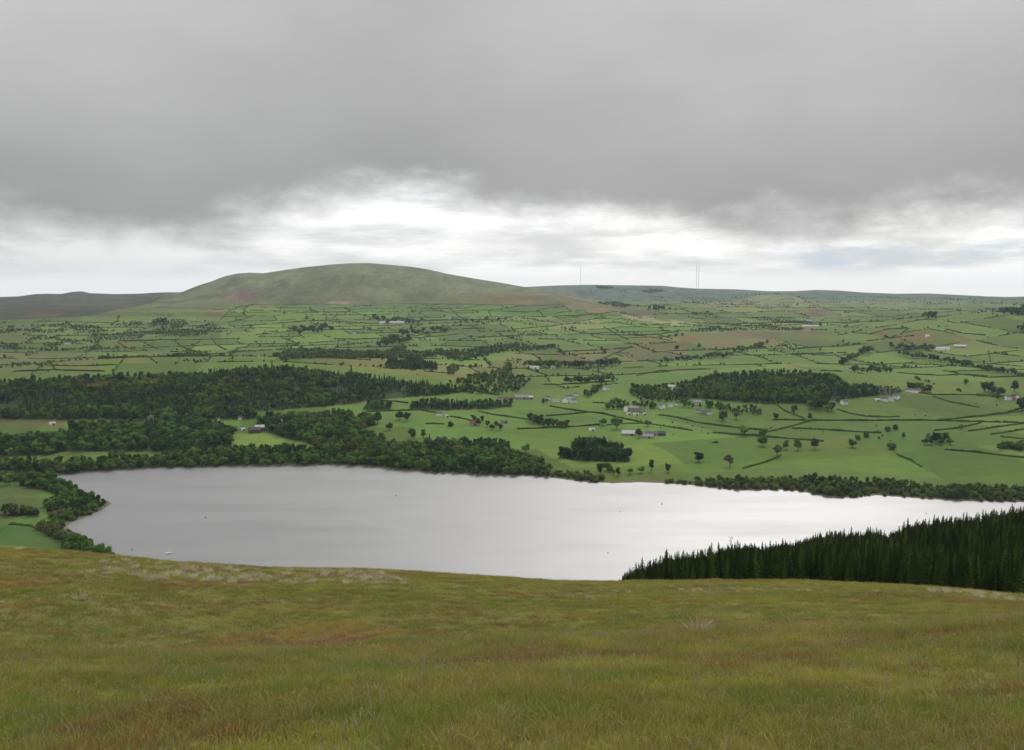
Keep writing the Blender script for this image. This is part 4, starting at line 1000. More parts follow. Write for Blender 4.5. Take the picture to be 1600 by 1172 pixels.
    tree_at(X, Y, h * (1.25 if kd == 'bush' else 1.0), kd, lab, name='bush' if kd == 'bush' else 'tree', wide=1.15 if kd != 'narrow' else 1.2)
def tree_row(px_pts, step_px, hp, kinds, label, group, jit=1.6):
    random.seed(int(px_pts[0][0] * 7 + px_pts[0][1]))
    xs = [p[0] for p in px_pts]; ys = [p[1] for p in px_pts]; x = xs[0]
    while x < xs[-1]:
        yy = float(np.interp(x, xs, ys)) + random.uniform(-jit, jit)
        X, Y, Z = hit(x, yy); h = random.uniform(.7, 1.2) * hp * math.hypot(X, Y) / F_PX
        tree_at(X, Y, h, random.choice(kinds), label, group, wide=1.2)
        x += step_px * random.uniform(.6, 1.4)
tree_row([(1405, 555), (1435, 560), (1476, 566), (1517, 574), (1553, 581), (1600, 588)], 5.5, 9, ['broad', 'broad', 'olive', 'darkbroad'], 'tree in the diagonal line across the green hillside', 'trees of the diagonal hillside line', 1.2)
tree_row([(1033, 566), (1082, 563), (1133, 558), (1158, 549), (1200, 539)], 5.5, 8, ['broad', 'olive', 'broad', 'brown'], 'tree in the winding line above the bright field over the village', 'trees of the winding line', 2.5)
tree_row([(820, 573), (877, 575), (928, 573), (968, 571)], 6, 11, ['broad', 'broad', 'olive', 'darkbroad'], 'tree in the row beside the low white shed in the vale', 'trees by the low white shed', 1.5)
tree_row([(1313, 572), (1338, 558), (1361, 548)], 3.2, 11, ['darkbroad', 'broad', 'brown'], 'tree in the dark belt climbing the slope behind the round hill', 'trees of the dark climbing belt', 2.0)
tree_row([(1392, 545), (1420, 547), (1460, 548)], 4.2, 9, ['brown', 'darkbroad', 'broad'], 'tree in the brownish clump beside the long white farm', 'trees by the long white farm', 3)
tree_row([(1335, 582), (1352, 583), (1375, 582), (1393, 583)], 6, 10, ['broad', 'brown', 'darkbroad'], 'tree in the loose clump above the round hill shoulder', 'trees above the round hill shoulder', 2)
tree_row([(1445, 692), (1489, 692)], 4.0, 14, ['darkbroad', 'broad'], 'tree of the oval copse alone in the flat fields', 'trees of the oval copse', 5)
tree_row([(828, 660), (860, 665), (890, 667)], 5.0, 13, ['broad', 'broad', 'olive'], 'tree in the clump between two hedges below the white farm', 'trees of the clump below the white farm', 3)
tree_row([(740, 660), (785, 672)], 5.5, 13, ['broad', 'darkbroad', 'brown'], 'tree crowding round the ruined stone barn', 'trees round the ruined barn', 5)
tree_row([(884, 598), (960, 596)], 5, 11, ['broad', 'olive', 'darkbroad'], 'tree in the belt along the field above the white farm', 'trees of the belt above the white farm', 2)
tree_row([(1420, 609), (1455, 612)], 4, 11, ['darkbroad', 'broad'], 'dark tree sheltering the long white cottage', 'trees by the long white cottage', 3)
tree_row([(1538, 614), (1565, 622)], 5, 14, ['darkbroad', 'broad', 'brown'], 'tree in the clump beside the two white houses', 'trees by the two white houses', 5)
tree_row([(1264, 636), (1302, 640)], 5, 13, ['darkbroad', 'broad'], 'dark tree at the foot of the round hill by the lone white house', 'trees by the lone white house', 3)
tree_row([(460, 520), (480, 518), (520, 515)], 7, 11, ['olive', 'brown', 'broad'], 'tree in the grey clump among the upper fields', 'trees of the grey clump', 4)
tree_row([(585, 500), (600, 504), (660, 504)], 5.5, 9, ['broad', 'olive', 'brown'], 'tree round the long grey farm under the bare hill', 'trees by the long grey farm', 3)
tree_row([(628, 522), (700, 518)], 6, 9, ['olive', 'broad'], 'tree in the straggling clump below the long grey farm', 'trees below the long grey farm', 4)
tree_row([(720, 504), (800, 502)], 9, 7, ['olive', 'broad'], 'small tree along the upper field boundary', 'trees of the upper field boundary', 2)
tree_row([(592, 540), (612, 536), (640, 538)], 4.5, 12, ['broad', 'darkbroad', 'olive'], 'tree in the round grove amid the birches', 'trees of the round grove', 4)
tree_row([(785, 586), (800, 575)], 4, 12, ['broad', 'olive'], 'tree on the edge of the pale meadow', 'trees of the pale meadow edge', 5)
tree_row([(240, 508), (262, 506)], 4, 11, ['darkbroad', 'broad'], 'dark tree in the tight grove high on the slope', 'trees of the tight high grove', 2)
tree_row([(1562, 702), (1600, 700)], 6, 9, ['broad', 'bush'], 'bushy tree where the broken hedge ends', 'trees where the broken hedge ends', 3)
tree_row([(948, 735), (960, 740)], 5, 11, ['broad', 'olive'], 'shore tree between the wood and the small dark round tree', 'trees by the shore end', 2)

# ------------------------------------------------------------------ houses
W_WHITE = plain('white_render', (.88, .88, .86), .8, .05, .5); W_CREAM = plain('cream_render', (.62, .57, .47), .85, .12, .5); W_STONE = plain('grey_stone', (.30, .28, .25), .9, .3, 1.2)
W_PINK = plain('pink_stone', (.42, .30, .26), .9, .2, 1.0); W_BRICK = plain('red_timber', (.16, .06, .045), .85, .25, 1.0); W_BLUE = plain('blue_sheeting', (.05, .06, .085), .6, .2, .4)
R_SLATE = plain('slate', (.10, .105, .115), .6, .25, 1.0); R_PALE = plain('pale_sheeting', (.48, .48, .47), .55, .15, .4); R_GREY = plain('grey_sheeting', (.27, .27, .28), .6, .2, .5)
R_RED = plain('red_roof', (.18, .075, .055), .8, .25, 1.0); R_DARK = plain('dark_sheeting', (.04, .045, .06), .5, .2, .5)
GLASS = plain('window_glass', (.03, .035, .045), .15, .2, 1.0, .6); DOOR = plain('door_paint', (.08, .10, .07), .6, .2, 1.0); BRICKW = plain('chimney_stone', (.33, .29, .25), .9, .3, 1.5)
def box_mesh(name, x0, x1, y0, y1, z0, z1, mat):
    V = [(x, y, z) for z in (z0, z1) for y in (y0, y1) for x in (x0, x1)]
    F = [(0, 2, 3, 1), (4, 5, 7, 6), (0, 1, 5, 4), (2, 6, 7, 3), (0, 4, 6, 2), (1, 3, 7, 5)]
    return mesh_from(name, V, F, [mat])
_shared = {}
def shared(key, fn):
    if key not in _shared: _shared[key] = fn()
    return _shared[key]
def house(x, y, label, w=10, d=7, h=5, pitch=.75, wall=None, roof=None, yaw=0.0, wins=3, chim=2, name='house', cat='house', storeys=2, clear=9):
    X, Y, Z = hit(x, y); wall = wall or W_WHITE; roof = roof or R_SLATE
    CLEAR.append((X, Y, clear + w * .45)); CLEAR.append((X - X / math.hypot(X, Y) * 14, Y - Y / math.hypot(X, Y) * 14, w * .6 + 3))
    e = empty(name, (X, Y, Z - .2), -math.atan2(X, Y) + yaw); hw, hd = w / 2, d / 2; rh = hd * pitch
    V = [(-hw, -hd, -1), (hw, -hd, -1), (hw, hd, -1), (-hw, hd, -1), (-hw, -hd, h), (hw, -hd, h), (hw, hd, h), (-hw, hd, h), (-hw, 0, h + rh), (hw, 0, h + rh)]
    F = [(0, 1, 5, 4), (2, 3, 7, 6), (1, 2, 6, 9, 5), (3, 0, 4, 8, 7)]
    obj('wall', mesh_from('wall', V, F, [wall]), e)
    o = .35; t = .22; zl = h - o * pitch
    RV = []
    for xx in (-hw - .3, hw + .3):
        RV += [(xx, -hd - o, zl + .05), (xx, 0, h + rh + .05), (xx, hd + o, zl + .05), (xx, hd + o, zl + .05 + t), (xx, 0, h + rh + .05 + t), (xx, -hd - o, zl + .05 + t)]
    RF = [(i, (i + 1) % 6, 6 + (i + 1) % 6, 6 + i) for i in range(6)] + [(5, 4, 1, 0), (4, 3, 2, 1), (6, 7, 10, 11), (7, 8, 9, 10)]
    ro = obj('roof', mesh_from('roof', RV, RF, [roof]), e)
    for i in range(chim):
        cx_ = (-hw + .7) if i == 0 else (hw - .7)
        c = obj('chimney', shared('chim', lambda: box_mesh('chimney', -.45, .45, -.35, .35, -.4, 1.4, BRICKW)), ro); c.location = (cx_, 0, h + rh)
    pane = shared('win', lambda: box_mesh('window', -.55, .55, -.06, .06, -.65, .65, GLASS))
    for s in range(storeys):
        zz = 1.5 + s * 2.5
        if zz + .7 > h: continue
        for i in range(wins):
            xx = -hw + w * (i + .5) / wins
            if s == 0 and i == wins // 2 and chim:
                dm = obj('door', shared('door', lambda: box_mesh('door', -.5, .5, -.06, .06, 0, 2.05, DOOR)), e); dm.location = (xx, -hd - .03, .2); continue
            wv = obj('window', pane, e); wv.location = (xx, -hd - .03, zz)
    if not chim:
        dm = obj('door', shared('bdoor', lambda: box_mesh('door', -1.6, 1.6, -.07, .07, 0, 3.0, W_BLUE)), e); dm.location = (hw * .4, -hd - .04, .2)
    tag(e, label, cat); return e
barn = dict(chim=0, wins=0, name='barn', cat='barn')
for args, kw in [
    ((868, 628, 'low white outbuilding at the near end of the white farm'), dict(w=14, d=6, h=3.5, storeys=1, roof=R_GREY)),
    ((884, 629, 'main white farmhouse with gable facing the lake'), dict(w=9, d=11, h=6, yaw=1.2)),
    ((896, 629.5, 'second white gabled house of the white farm'), dict(w=11, d=8, h=5.5, yaw=.35)),
    ((889, 623, 'white house with dark roof behind the farmhouse'), dict(w=12, d=8, h=5)),
    ((901, 619, 'small white house in trees above the white farm'), dict(w=8, d=6, h=4.5)),
    ((857, 624, 'white cottage half hidden by trees before the white farm'), dict(w=8, d=6, h=4)),
    ((782, 626, 'cream cottage at the start of the pinkish terrace'), dict(w=8, d=7, h=5, wall=W_CREAM)),
    ((791, 626.5, 'pinkish stone house in the terrace by the grey barn'), dict(w=10, d=7, h=5.5, wall=W_PINK, roof=R_RED)),
    ((801, 626, 'pale house beside the pinkish stone one'), dict(w=8, d=7, h=5, wall=W_CREAM, roof=R_RED)),
    ((815, 623, 'long grey roofed barn behind the pinkish terrace'), dict(w=26, d=10, h=3.5, wall=W_STONE, roof=R_GREY, **barn)),
    ((829, 623, 'pale roofed shed at the end of the long grey barn'), dict(w=10, d=8, h=3.2, wall=W_STONE, roof=R_PALE, **barn)),
    ((947, 610, 'white gabled house at the edge of the village wood'), dict(w=10, d=8, h=6, yaw=.8)),
    ((958, 603, 'tiny white house above the gabled house in the wood'), dict(w=6, d=5, h=4)),
    ((978, 643, 'tall white gable end in the village'), dict(w=6, d=6, h=8, yaw=1.4, pitch=1.0)),
    ((990, 642, 'long stone house with slate roof beside the white gable'), dict(w=18, d=8, h=6, wall=W_STONE, roof=R_GREY)),
    ((1003, 644, 'dark stone cottage at the end of the slate roofed house'), dict(w=11, d=7, h=4.5, wall=W_PINK)),
    ((982, 648, 'low white shed just below the white gable'), dict(w=7, d=4, h=2.6, roof=R_PALE, **barn)),
    ((994, 649, 'white roofed shed below the long stone house'), dict(w=9, d=4, h=2.6, roof=R_PALE, **barn)),
    ((1007, 648.5, 'small white shed at the village edge by the hedge'), dict(w=5, d=4, h=2.6, roof=R_PALE, **barn)),
    ((1034, 638, 'bright white house at the upper end of the village'), dict(w=9, d=8, h=5.5, yaw=-.9)),
    ((1048, 636, 'white house with grey roof next to the bright one'), dict(w=9, d=7, h=4.5, roof=R_GREY)),
    ((1057, 634, 'smallest white house at the end of the upper row'), dict(w=7, d=6, h=4.5)),
    ((1049, 608, 'pale roofed house deep in the village wood'), dict(w=14, d=8, h=6, roof=R_PALE)),
    ((1090, 632, 'grey roofed hall in the trees under the round hill'), dict(w=14, d=9, h=5, wall=W_CREAM, roof=R_GREY)),
    ((1091, 645, 'stone cottage with pale front below the grey roofed hall'), dict(w=10, d=7, h=5, wall=W_CREAM)),
    ((1100, 647, 'stone cottage in the middle of the lower row'), dict(w=9, d=7, h=4.5, wall=W_STONE)),
    ((1108, 647.5, 'white cottage at the end of the lower row'), dict(w=8, d=6, h=4.2)),
    ((983, 680, 'grey farm shed with pale roof behind the conifer copse'), dict(w=22, d=11, h=3.6, wall=W_STONE, roof=R_PALE, **barn)),
    ((1010, 684, 'long low pinkish shed in the farm by the copse'), dict(w=22, d=9, h=3, wall=W_PINK, roof=R_GREY, **barn)),
    ((1018, 680, 'slate blue roofed shed behind the pinkish shed'), dict(w=20, d=8, h=3, wall=W_STONE, roof=R_SLATE, **barn)),
    ((1034, 680, 'dark blue shed at the end of the farm by the copse'), dict(w=12, d=8, h=3.4, wall=W_BLUE, roof=R_DARK, **barn)),
    ((1319, 632, 'lone bright white house under the round hill'), dict(w=10, d=8, h=5.5, yaw=.7)),
    ((1302, 632, 'low stone shed beside the lone white house'), dict(w=9, d=5, h=3, wall=W_STONE, **barn)),
    ((1371, 627, 'pale low building starting the white row below the scrub'), dict(w=9, d=5, h=3, wall=W_CREAM, roof=R_PALE, **barn)),
    ((1382, 627, 'white house in the middle of the row below the scrub'), dict(w=11, d=7, h=4.5)),
    ((1392, 627, 'second white house of the row below the scrub'), dict(w=9, d=7, h=4.5, roof=R_GREY)),
    ((1400, 623, 'white house with pale gable ending the row below the scrub'), dict(w=10, d=8, h=5, yaw=-.5)),
    ((1425, 613, 'long white cottage in dark trees at the end of the shoulder'), dict(w=22, d=8, h=4.5, wins=5)),
    ((1436, 613, 'small white annex beside the long white cottage'), dict(w=6, d=6, h=4)),
    ((1575, 625, 'white house nearer the trees of the pair by the level hedge'), dict(w=9, d=8, h=6, yaw=.5)),
    ((1590, 625, 'white gabled house farther from the trees of the pair'), dict(w=9, d=8, h=6.5, yaw=1.3)),
    ((1583, 625, 'reddish linking building between the pair of white houses'), dict(w=8, d=6, h=4, wall=W_PINK, roof=R_RED)),
    ((1473, 547, 'long white farm building on the green hill'), dict(w=36, d=12, h=5, roof=R_PALE, **barn)),
    ((1500, 543, 'grey roofed farm shed beyond the long white one'), dict(w=32, d=12, h=4, wall=W_STONE, roof=R_PALE, **barn)),
    ((833, 576, 'low white shed among trees in the vale'), dict(w=30, d=9, h=3.5, roof=R_PALE, **barn)),
    ((863, 576, 'small grey shed along from the low white shed'), dict(w=12, d=8, h=4, roof=R_GREY, **barn)),
    ((612, 506, 'very long grey farm range under the bare hill'), dict(w=100, d=16, h=5, wall=W_CREAM, roof=R_PALE, **barn)),
    ((638, 504, 'pale farmhouse at the end of the long grey range'), dict(w=18, d=12, h=7, wall=W_WHITE)),
    ((554, 522, 'tiny white cottage alone among the upper fields'), dict(w=11, d=8, h=6)),
    ((398, 676, 'dark red round backed barn by the small paddock'), dict(w=18, d=10, h=5, wall=W_BRICK, roof=R_DARK, yaw=.2, **barn)),
    ((406, 673, 'red brick barn with pale roof behind the dark barn'), dict(w=14, d=9, h=6, wall=W_BRICK, roof=R_PALE, **barn)),
    ((368, 672, 'cream cottage beside the dark wood by the paddock'), dict(w=7, d=6, h=4.5, wall=W_CREAM)),
    ((380, 673, 'small blue white shed between cottage and dark barn'), dict(w=6, d=5, h=3, roof=R_PALE, **barn)),
    ((443, 662, 'small white house peeping from the estate wood'), dict(w=9, d=7, h=5)),
    ((686, 650, 'white cottage alone at the corner of the plantation'), dict(w=11, d=7, h=4.5)),
    ((698, 652, 'tiny white shed beside the plantation cottage'), dict(w=5, d=4, h=3, roof=R_PALE, **barn)),
    ((235, 658, 'white house glimpsed through the parkland trees'), dict(w=10, d=7, h=5)),
    ((341, 658, 'white cottage in the park beyond the dark wood'), dict(w=6, d=5, h=4)),
    ((375, 656, 'tiny pale house higher in the park'), dict(w=6, d=5, h=4)),
    ((82, 664, 'pale shed beside the rough field by the forest'), dict(w=9, d=5, h=3, roof=R_PALE, **barn)),
    ((105, 538, 'white house far up the scrubby slope'), dict(w=15, d=9, h=6)),
    ((740, 664, 'ruined reddish stone barn among trees'), dict(w=13, d=8, h=4, wall=W_PINK, roof=R_RED, **barn)),
    ((788, 661, 'low weathered shed beyond the ruined barn'), dict(w=12, d=5, h=2.6, wall=W_PINK, roof=R_SLATE, **barn)),
    ((1264, 502, 'white farmhouse far off under the low dome'), dict(w=22, d=12, h=8)),
    ((1266, 511, 'pale sheds in the vale under the low dome'), dict(w=60, d=12, h=3.5, wall=W_CREAM, roof=R_PALE, **barn)),
    ((1419, 471, 'tiny white farm on the long blue hills'), dict(w=26, d=14, h=8)),
    ((1078, 565, 'small white building on the winding tree line'), dict(w=9, d=7, h=4.5)),
    ((1449, 527, 'tiny white barn among rusty bracken on the green hill'), dict(w=14, d=9, h=5, roof=R_PALE, **barn)),
    ((925, 673, 'white shed in trees at the corner behind the copse'), dict(w=9, d=5, h=2.8, roof=R_PALE, **barn)),
]: house(*args, **kw)

# ------------------------------------------------------------------ ground, lake, woods
build_terrain(); build_lake(); grow_woods(); hedgerow_net()

# ------------------------------------------------------------------ radio masts on the far hills
STEEL = plain('mast_steel', (.55, .55, .57), .6, .1, .05)
def radio_mast(x, ytop, ybase, label, wid):
    a, s = pix(x, ybase); D = float(np.interp(x, [900, 1600], [10900, 9300])); X, Y = D * math.sin(float(a)), D * math.cos(float(a))
    Z = float(height(np.array([X]), np.array([Y]))[0]); H = (EYE - float(pix(x, ytop)[1]) * D) - Z
    e = empty('radio_mast', (X, Y, Z))
    legs = []
    for k in range(3):
        an = k * 2.094 + .3; legs.append(tube((math.cos(an) * wid, math.sin(an) * wid, -5), (math.cos(an) * wid, math.sin(an) * wid, H * .82), .5, .5, 4))
    n = int(H * .82 / 9)
    for i in range(n):
        for k in range(3):
            a0, a1 = k * 2.094 + .3, (k + 1) * 2.094 + .3
            legs.append(tube((math.cos(a0) * wid, math.sin(a0) * wid, i * 9), (math.cos(a1) * wid, math.sin(a1) * wid, i * 9 + 9), .4, .4, 3))
    v, f = join(legs); obj('lattice_shaft', mesh_from('lattice_shaft', v, f, [STEEL]), e)
    v, f = tube((0, 0, H * .81), (0, 0, H), wid * .8, wid * .45, 6); obj('antenna', mesh_from('antenna', v, [tuple(map(int, q)) for q in f], [STEEL]), e)
    for k in range(3):
        an = k * 2.094 + .3; v, f = tube((0, 0, H * .8), (math.cos(an) * H * .5, math.sin(an) * H * .5, -8), .07, .07, 3)
        obj('guy_wire', mesh_from('guy_wire', v, [tuple(map(int, q)) for q in f], [STEEL]), e)
    tag(e, label, 'radio mast', 'masts on the far hills')
radio_mast(907, 415, 446, 'lone thin radio mast just beyond the shoulder of the bare hill', 2.6)
radio_mast(1088, 410, 452, 'taller radio mast of the close pair on the far hills', 2.6)
radio_mast(1091.5, 413, 452, 'shorter radio mast of the close pair, on the far side', 2.2)

# ------------------------------------------------------------------ boat and buoys on the lake
def sail_boat(x, y):
    X, Y = water_pt(x, y); e = empty('sailing_boat', (X, Y, 0), .4)
    st = []; L = 6.2
    for k in range(9):
        t = k / 8; xx = -L / 2 + L * t; b = .95 * math.sin(min(1, (t * .8 + .2) * 1.0) * math.pi) ** .6 if t < 1 else 0.02; b = max(b, .03); sh = .62 + .25 * (2 * t - 1) ** 2
        st.append([(xx, -b, sh), (xx, -b * .75, .05), (xx, 0, -.35 * (1 - (2 * t - 1) ** 2) - .02), (xx, b * .75, .05), (xx, b, sh)])
    V = [p for r in st for p in r]; F = [(i * 5 + j, i * 5 + j + 1, i * 5 + j + 6, i * 5 + j + 5) for i in range(8) for j in range(4)] + [(0, 1, 2, 3, 4)] + [(i * 5 + 4, i * 5, i * 5 + 5, i * 5 + 9) for i in range(8)]
    obj('hull', mesh_from('hull', V, F, [plain('white_gelcoat', (.8, .8, .8), .3, .04, 1.0)]), e)
    obj('reflection_band', box_mesh('reflection_band', -2.3, 2.2, -.80, .80, -.05, .16, plain('reflection_dark', (.03, .03, .035), .4, .2, 1.0)), e)  # dark reflection under the hull, built as a band at the waterline
    obj('cabin', box_mesh('cabin', -.6, 1.3, -.5, .5, .55, 1.05, MATS['white_gelcoat']), e)
    v, f = tube((.5, 0, .6), (.5, 0, 8.2), .10, .07, 6); obj('mast', mesh_from('mast', v, [tuple(map(int, q)) for q in f], [MATS['white_gelcoat']]), e)
    v, f = tube((.45, 0, 1.5), (-2.6, 0, 1.45), .2, .14, 6); obj('furled_sail', mesh_from('furled_sail', v, [tuple(map(int, q)) for q in f], [plain('sail_cloth', (.75, .75, .74), .8, .05, 1.0)]), e)
    tag(e, 'small white sailing boat moored on the grey lake beyond the fell edge', 'boat')
sail_boat(264, 865)
BUOY = plain('buoy_plastic', (.05, .045, .045), .5, .2, 1.0)
def buoy(x, y, label, s=1.0):
    X, Y = water_pt(x, y); e = empty('mooring_buoy', (X, Y, 0), 0, s)
    V = []; F = []
    for i, (r, z) in enumerate([(.05, -.5), (.6, -.35), (.85, 0), (.75, .4), (.45, .7), (.1, .8)]):
        V += [(r * math.cos(a * .785), r * math.sin(a * .785), z) for a in range(8)]
        if i: F += [((i - 1) * 8 + a, (i - 1) * 8 + (a + 1) % 8, i * 8 + (a + 1) % 8, i * 8 + a) for a in range(8)]
    obj('float', mesh_from('float', V, F, [BUOY]), e)
    v, f = tube((0, 0, .7), (0, 0, 1.9), .12, .12, 5); obj('topmark', mesh_from('topmark', v, [tuple(map(int, q)) for q in f], [BUOY]), e)
    tag(e, label, 'buoy', 'buoys on the lake')
buoy(618.5, 775, 'dark buoy out on the lake above the pale slick'); buoy(1034, 788, 'dark buoy on the bright water in mid lake'); buoy(321, 809, 'dark buoy on the grey water off the wooded point')
buoy(206, 859, 'dark buoy close to the boat and the point', .8); buoy(950, 864, 'dark buoy on the bright water short of the conifers', .7); buoy(1447, 803, 'dark buoy on the bright water beyond the conifers', .8); buoy(969, 800, 'faint buoy on the bright water near mid lake', .7)

# ------------------------------------------------------------------ conifer plantation on the spur
def plantation():
    rng = np.random.default_rng(77)
    a0, a1 = float(pix(934, 905)[0]), float(pix(1680, 850)[0]); poly = []
    for a in np.linspace(a0, a1, 12): poly.append((200 * math.sin(a), 200 * math.cos(a)))
    for a in np.linspace(a1, a0, 12): poly.append((425 * math.sin(a), 425 * math.cos(a)))
    x, y = fill(poly, 2.35, rng); n = len(x); z = height(x, y); D = np.hypot(x, y); az_ = np.arctan2(x, y)
    edge_in = sstep(0, 12, (az_ - a0) * D)
    h = rng.uniform(8.0, 12.0, n) * (0.62 + .38 * edge_in); h = np.where(rng.random(n) < .05, h * 1.18, h)
    h = np.minimum(h * (1 + .22 * (rng.random(n) < .06)), (EYE - spur_s(az_) * D) - z + 3.2 * (vnoise(az_ * 70, az_ * 0 + D / 40, 8) - .62) + np.where(rng.random(n) < .12, rng.uniform(.5, 2.6, n), rng.uniform(-3.0, .3, n)))
    fold = np.abs(az_ - np.interp(D, [240, 410], [float(pix(1330, 880)[0]), float(pix(1400, 840)[0])])) * D; h = h * (.68 + .32 * sstep(1.0, 6.0, fold))
    m = (h > 2.5) & (D > 212 + 14 * vnoise(az_ * 60, az_ * 0, 3)); x, y, z, D, az_, h = [q[m] for q in (x, y, z, D, az_, h)]; n = len(x)
    # what shows of each tree from the viewpoint
    cols = np.clip(((az_ - a0) / (a1 - a0) * 700).astype(int), 0, 699); hor = crest_s(a0 + (np.arange(700) + .5) / 700 * (a1 - a0)).copy(); show = np.zeros(n)
    for i in np.argsort(D):
        top = (EYE - z[i] - h[i]) / D[i]; wd = max(1, int(.16 * h[i] / D[i] / (a1 - a0) * 700)); sl = slice(max(0, cols[i] - wd), cols[i] + wd + 1)
        v = np.clip(hor[sl] - top, 0, None); show[i] = v.sum(); hor[sl] = np.minimum(hor[sl], top + h[i] * .30 / D[i])
    infr = az_ < float(pix(1600, 850)[0])
    big = np.zeros(n, bool); big[np.argsort(-(show * infr))[:300]] = True
    for i in np.nonzero(big)[0]:
        trio = KINDS['conifer'][int(rng.integers(4))]; wd = h[i] * rng.uniform(.72, 1.0)
        e = empty('conifer_tree', (x[i], y[i], z[i] - .1), rng.uniform(0, 6.28), (wd, wd, h[i])); obj('trunk', trio[0], e); obj('crown', trio[1], e)
        tag(e, 'dark conifer in the dense plantation behind the grassy crest', 'tree', 'conifers of the plantation')
    r = ~big; k = int(r.sum()); wd = h[r] * rng.uniform(.72, 1.0, k)
    scatter('conifer_plantation', 'dense dark conifers filling the plantation slope', np.stack([x[r], y[r], z[r] - .1], -1), np.stack([wd, wd, h[r]], -1), np.stack([np.zeros(k), np.zeros(k), rng.uniform(0, 6.28, k)], -1), rng.choice(PICK['conifer'], k), 'wood')
    # bare dead tree standing over the others
    a, s = pix(1142, 838); D0 = 395.0; X, Y = D0 * math.sin(float(a)), D0 * math.cos(float(a)); Z = float(height(np.array([X]), np.array([Y]))[0]); H = EYE - float(s) * D0 - Z
    e = empty('dead_tree', (X, Y, Z)); rg = np.random.default_rng(4)
    tr = [tube((0, 0, -.3), (0.05 * H * .2, 0, H), .22, .05)]; cr = []
    for i in range(26):
        zz = H * rg.uniform(.5, .99); an = rg.uniform(0, 6.28); ln = rg.uniform(.6, 1.7) * (1.15 - zz / H * .6); q = (math.cos(an) * ln, math.sin(an) * ln, zz + ln * rg.uniform(.1, .8))
        tr.append(tube((0, 0, zz), q, .05, .02, 3)); cr.append(cards(rg, np.array([q]) * rg.uniform(.7, 1, (5, 1)) * [1, 1, 0] + np.array([0, 0, q[2]]), rg.normal(0, 1, (5, 3)), .18))
    v, f = join(tr); obj('trunk', mesh_from('trunk', v, f, [M_BARK]), e); v, f = join(cr); obj('crown', mesh_from('crown', v, f, [M_CONIF]), e)
    tag(e, 'ragged half dead tree rising above the plantation tops', 'tree')
plantation()

# ------------------------------------------------------------------ fell grass
def grass_mat(name, stops, transl=.3): return leafy(name, stops, transl, .35, .25, 14.0)
GM = [grass_mat('grass_green', [(0, (0.142, 0.178, 0.040)), (.5, (0.203, 0.240, 0.053)), (1, (0.271, 0.287, 0.074))]), grass_mat('grass_olive', [(0, (0.189, 0.178, 0.048)), (.5, (0.263, 0.240, 0.067)), (1, (0.352, 0.300, 0.093))]),
      grass_mat('grass_rust', [(0, (0.177, 0.107, 0.046)), (.5, (0.258, 0.162, 0.061)), (1, (0.325, 0.226, 0.086))]), grass_mat('grass_straw', [(0, (0.363, 0.318, 0.202)), (.5, (.45, .40, .27)), (1, (.62, .57, .42))]),
      grass_mat('grass_dry', [(0, (0.214, 0.198, 0.103)), (.5, (0.289, 0.264, 0.149)), (1, (0.385, 0.352, 0.218))]), grass_mat('grass_heads', [(0, (0.230, 0.191, 0.147)), (.5, (0.312, 0.260, 0.192)), (1, (0.407, 0.355, 0.253))]), grass_mat('grass_lime', [(0, (0.230, 0.246, 0.047)), (.5, (0.312, 0.308, 0.060)), (1, (0.380, 0.342, 0.079))])]
def tuft(seed, n, rad, hlo, hhi, wid, lean, mat, stalk=False):
    rng = np.random.default_rng(seed); V = []; F = []
    for i in range(n):
        a = rng.uniform(0, 6.28); r = rad * math.sqrt(rng.random()); bx, by = math.cos(a) * r, math.sin(a) * r
        h = rng.uniform(hlo, hhi); la = a + rng.normal(0, .8); l = abs(rng.normal(lean, lean * .6)) * h; dx_, dy_ = math.cos(la) * l, math.sin(la) * l
        fa = rng.uniform(0, 6.28); wx, wy = math.cos(fa) * wid, math.sin(fa) * wid; k = len(V)
        if stalk:
            V += [(bx - wx * .3, by - wy * .3, -.02), (bx + wx * .3, by + wy * .3, -.02), (bx + dx_ * .5 + wx * .3, by + dy_ * .5 + wy * .3, h * .7), (bx + dx_ * .5 - wx * .3, by + dy_ * .5 - wy * .3, h * .7),
                  (bx + dx_ * .75 + wx, by + dy_ * .75 + wy, h * .85), (bx + dx_, by + dy_, h), (bx + dx_ * .75 - wx, by + dy_ * .75 - wy, h * .85)]
            F += [(k, k + 1, k + 2, k + 3), (k + 3, k + 2, k + 4, k + 6), (k + 6, k + 4, k + 5)]
        else:
            V += [(bx - wx, by - wy, -.02), (bx + wx, by + wy, -.02), (bx + dx_ * .4 + wx * .7, by + dy_ * .4 + wy * .7, h * .6), (bx + dx_ * .4 - wx * .7, by + dy_ * .4 - wy * .7, h * .6), (bx + dx_, by + dy_, h)]
            F += [(k, k + 1, k + 2, k + 3), (k + 3, k + 2, k + 4)]
    return mesh_from('tuft', V, F, [mat])
SOURCES['grass'] = [tuft(1, 38, .15, .03, .09, .0035, .8, GM[0]), tuft(2, 38, .15, .035, .10, .0035, .8, GM[1]), tuft(3, 34, .14, .025, .075, .0035, .9, GM[2]), tuft(4, 22, .12, .04, .11, .003, .7, GM[4]),
                    tuft(5, 12, .17, .06, .13, .0034, .5, GM[5], True), tuft(6, 34, .14, .025, .07, .0035, .9, GM[6]), tuft(7, 6, .16, .08, .17, .0026, .6, GM[4], True), tuft(8, 80, .20, .14, .40, .012, .75, GM[3])]
def wedge(d0, d1, dens, rng, lim=32.5):
    A = math.radians(lim * 2) / 2 * (d1 * d1 - d0 * d0); n = int(A * dens)
    D = np.sqrt(rng.uniform(d0 * d0, d1 * d1, n)); a = rng.uniform(-math.radians(lim), math.radians(lim), n)
    return D * np.sin(a), D * np.cos(a)
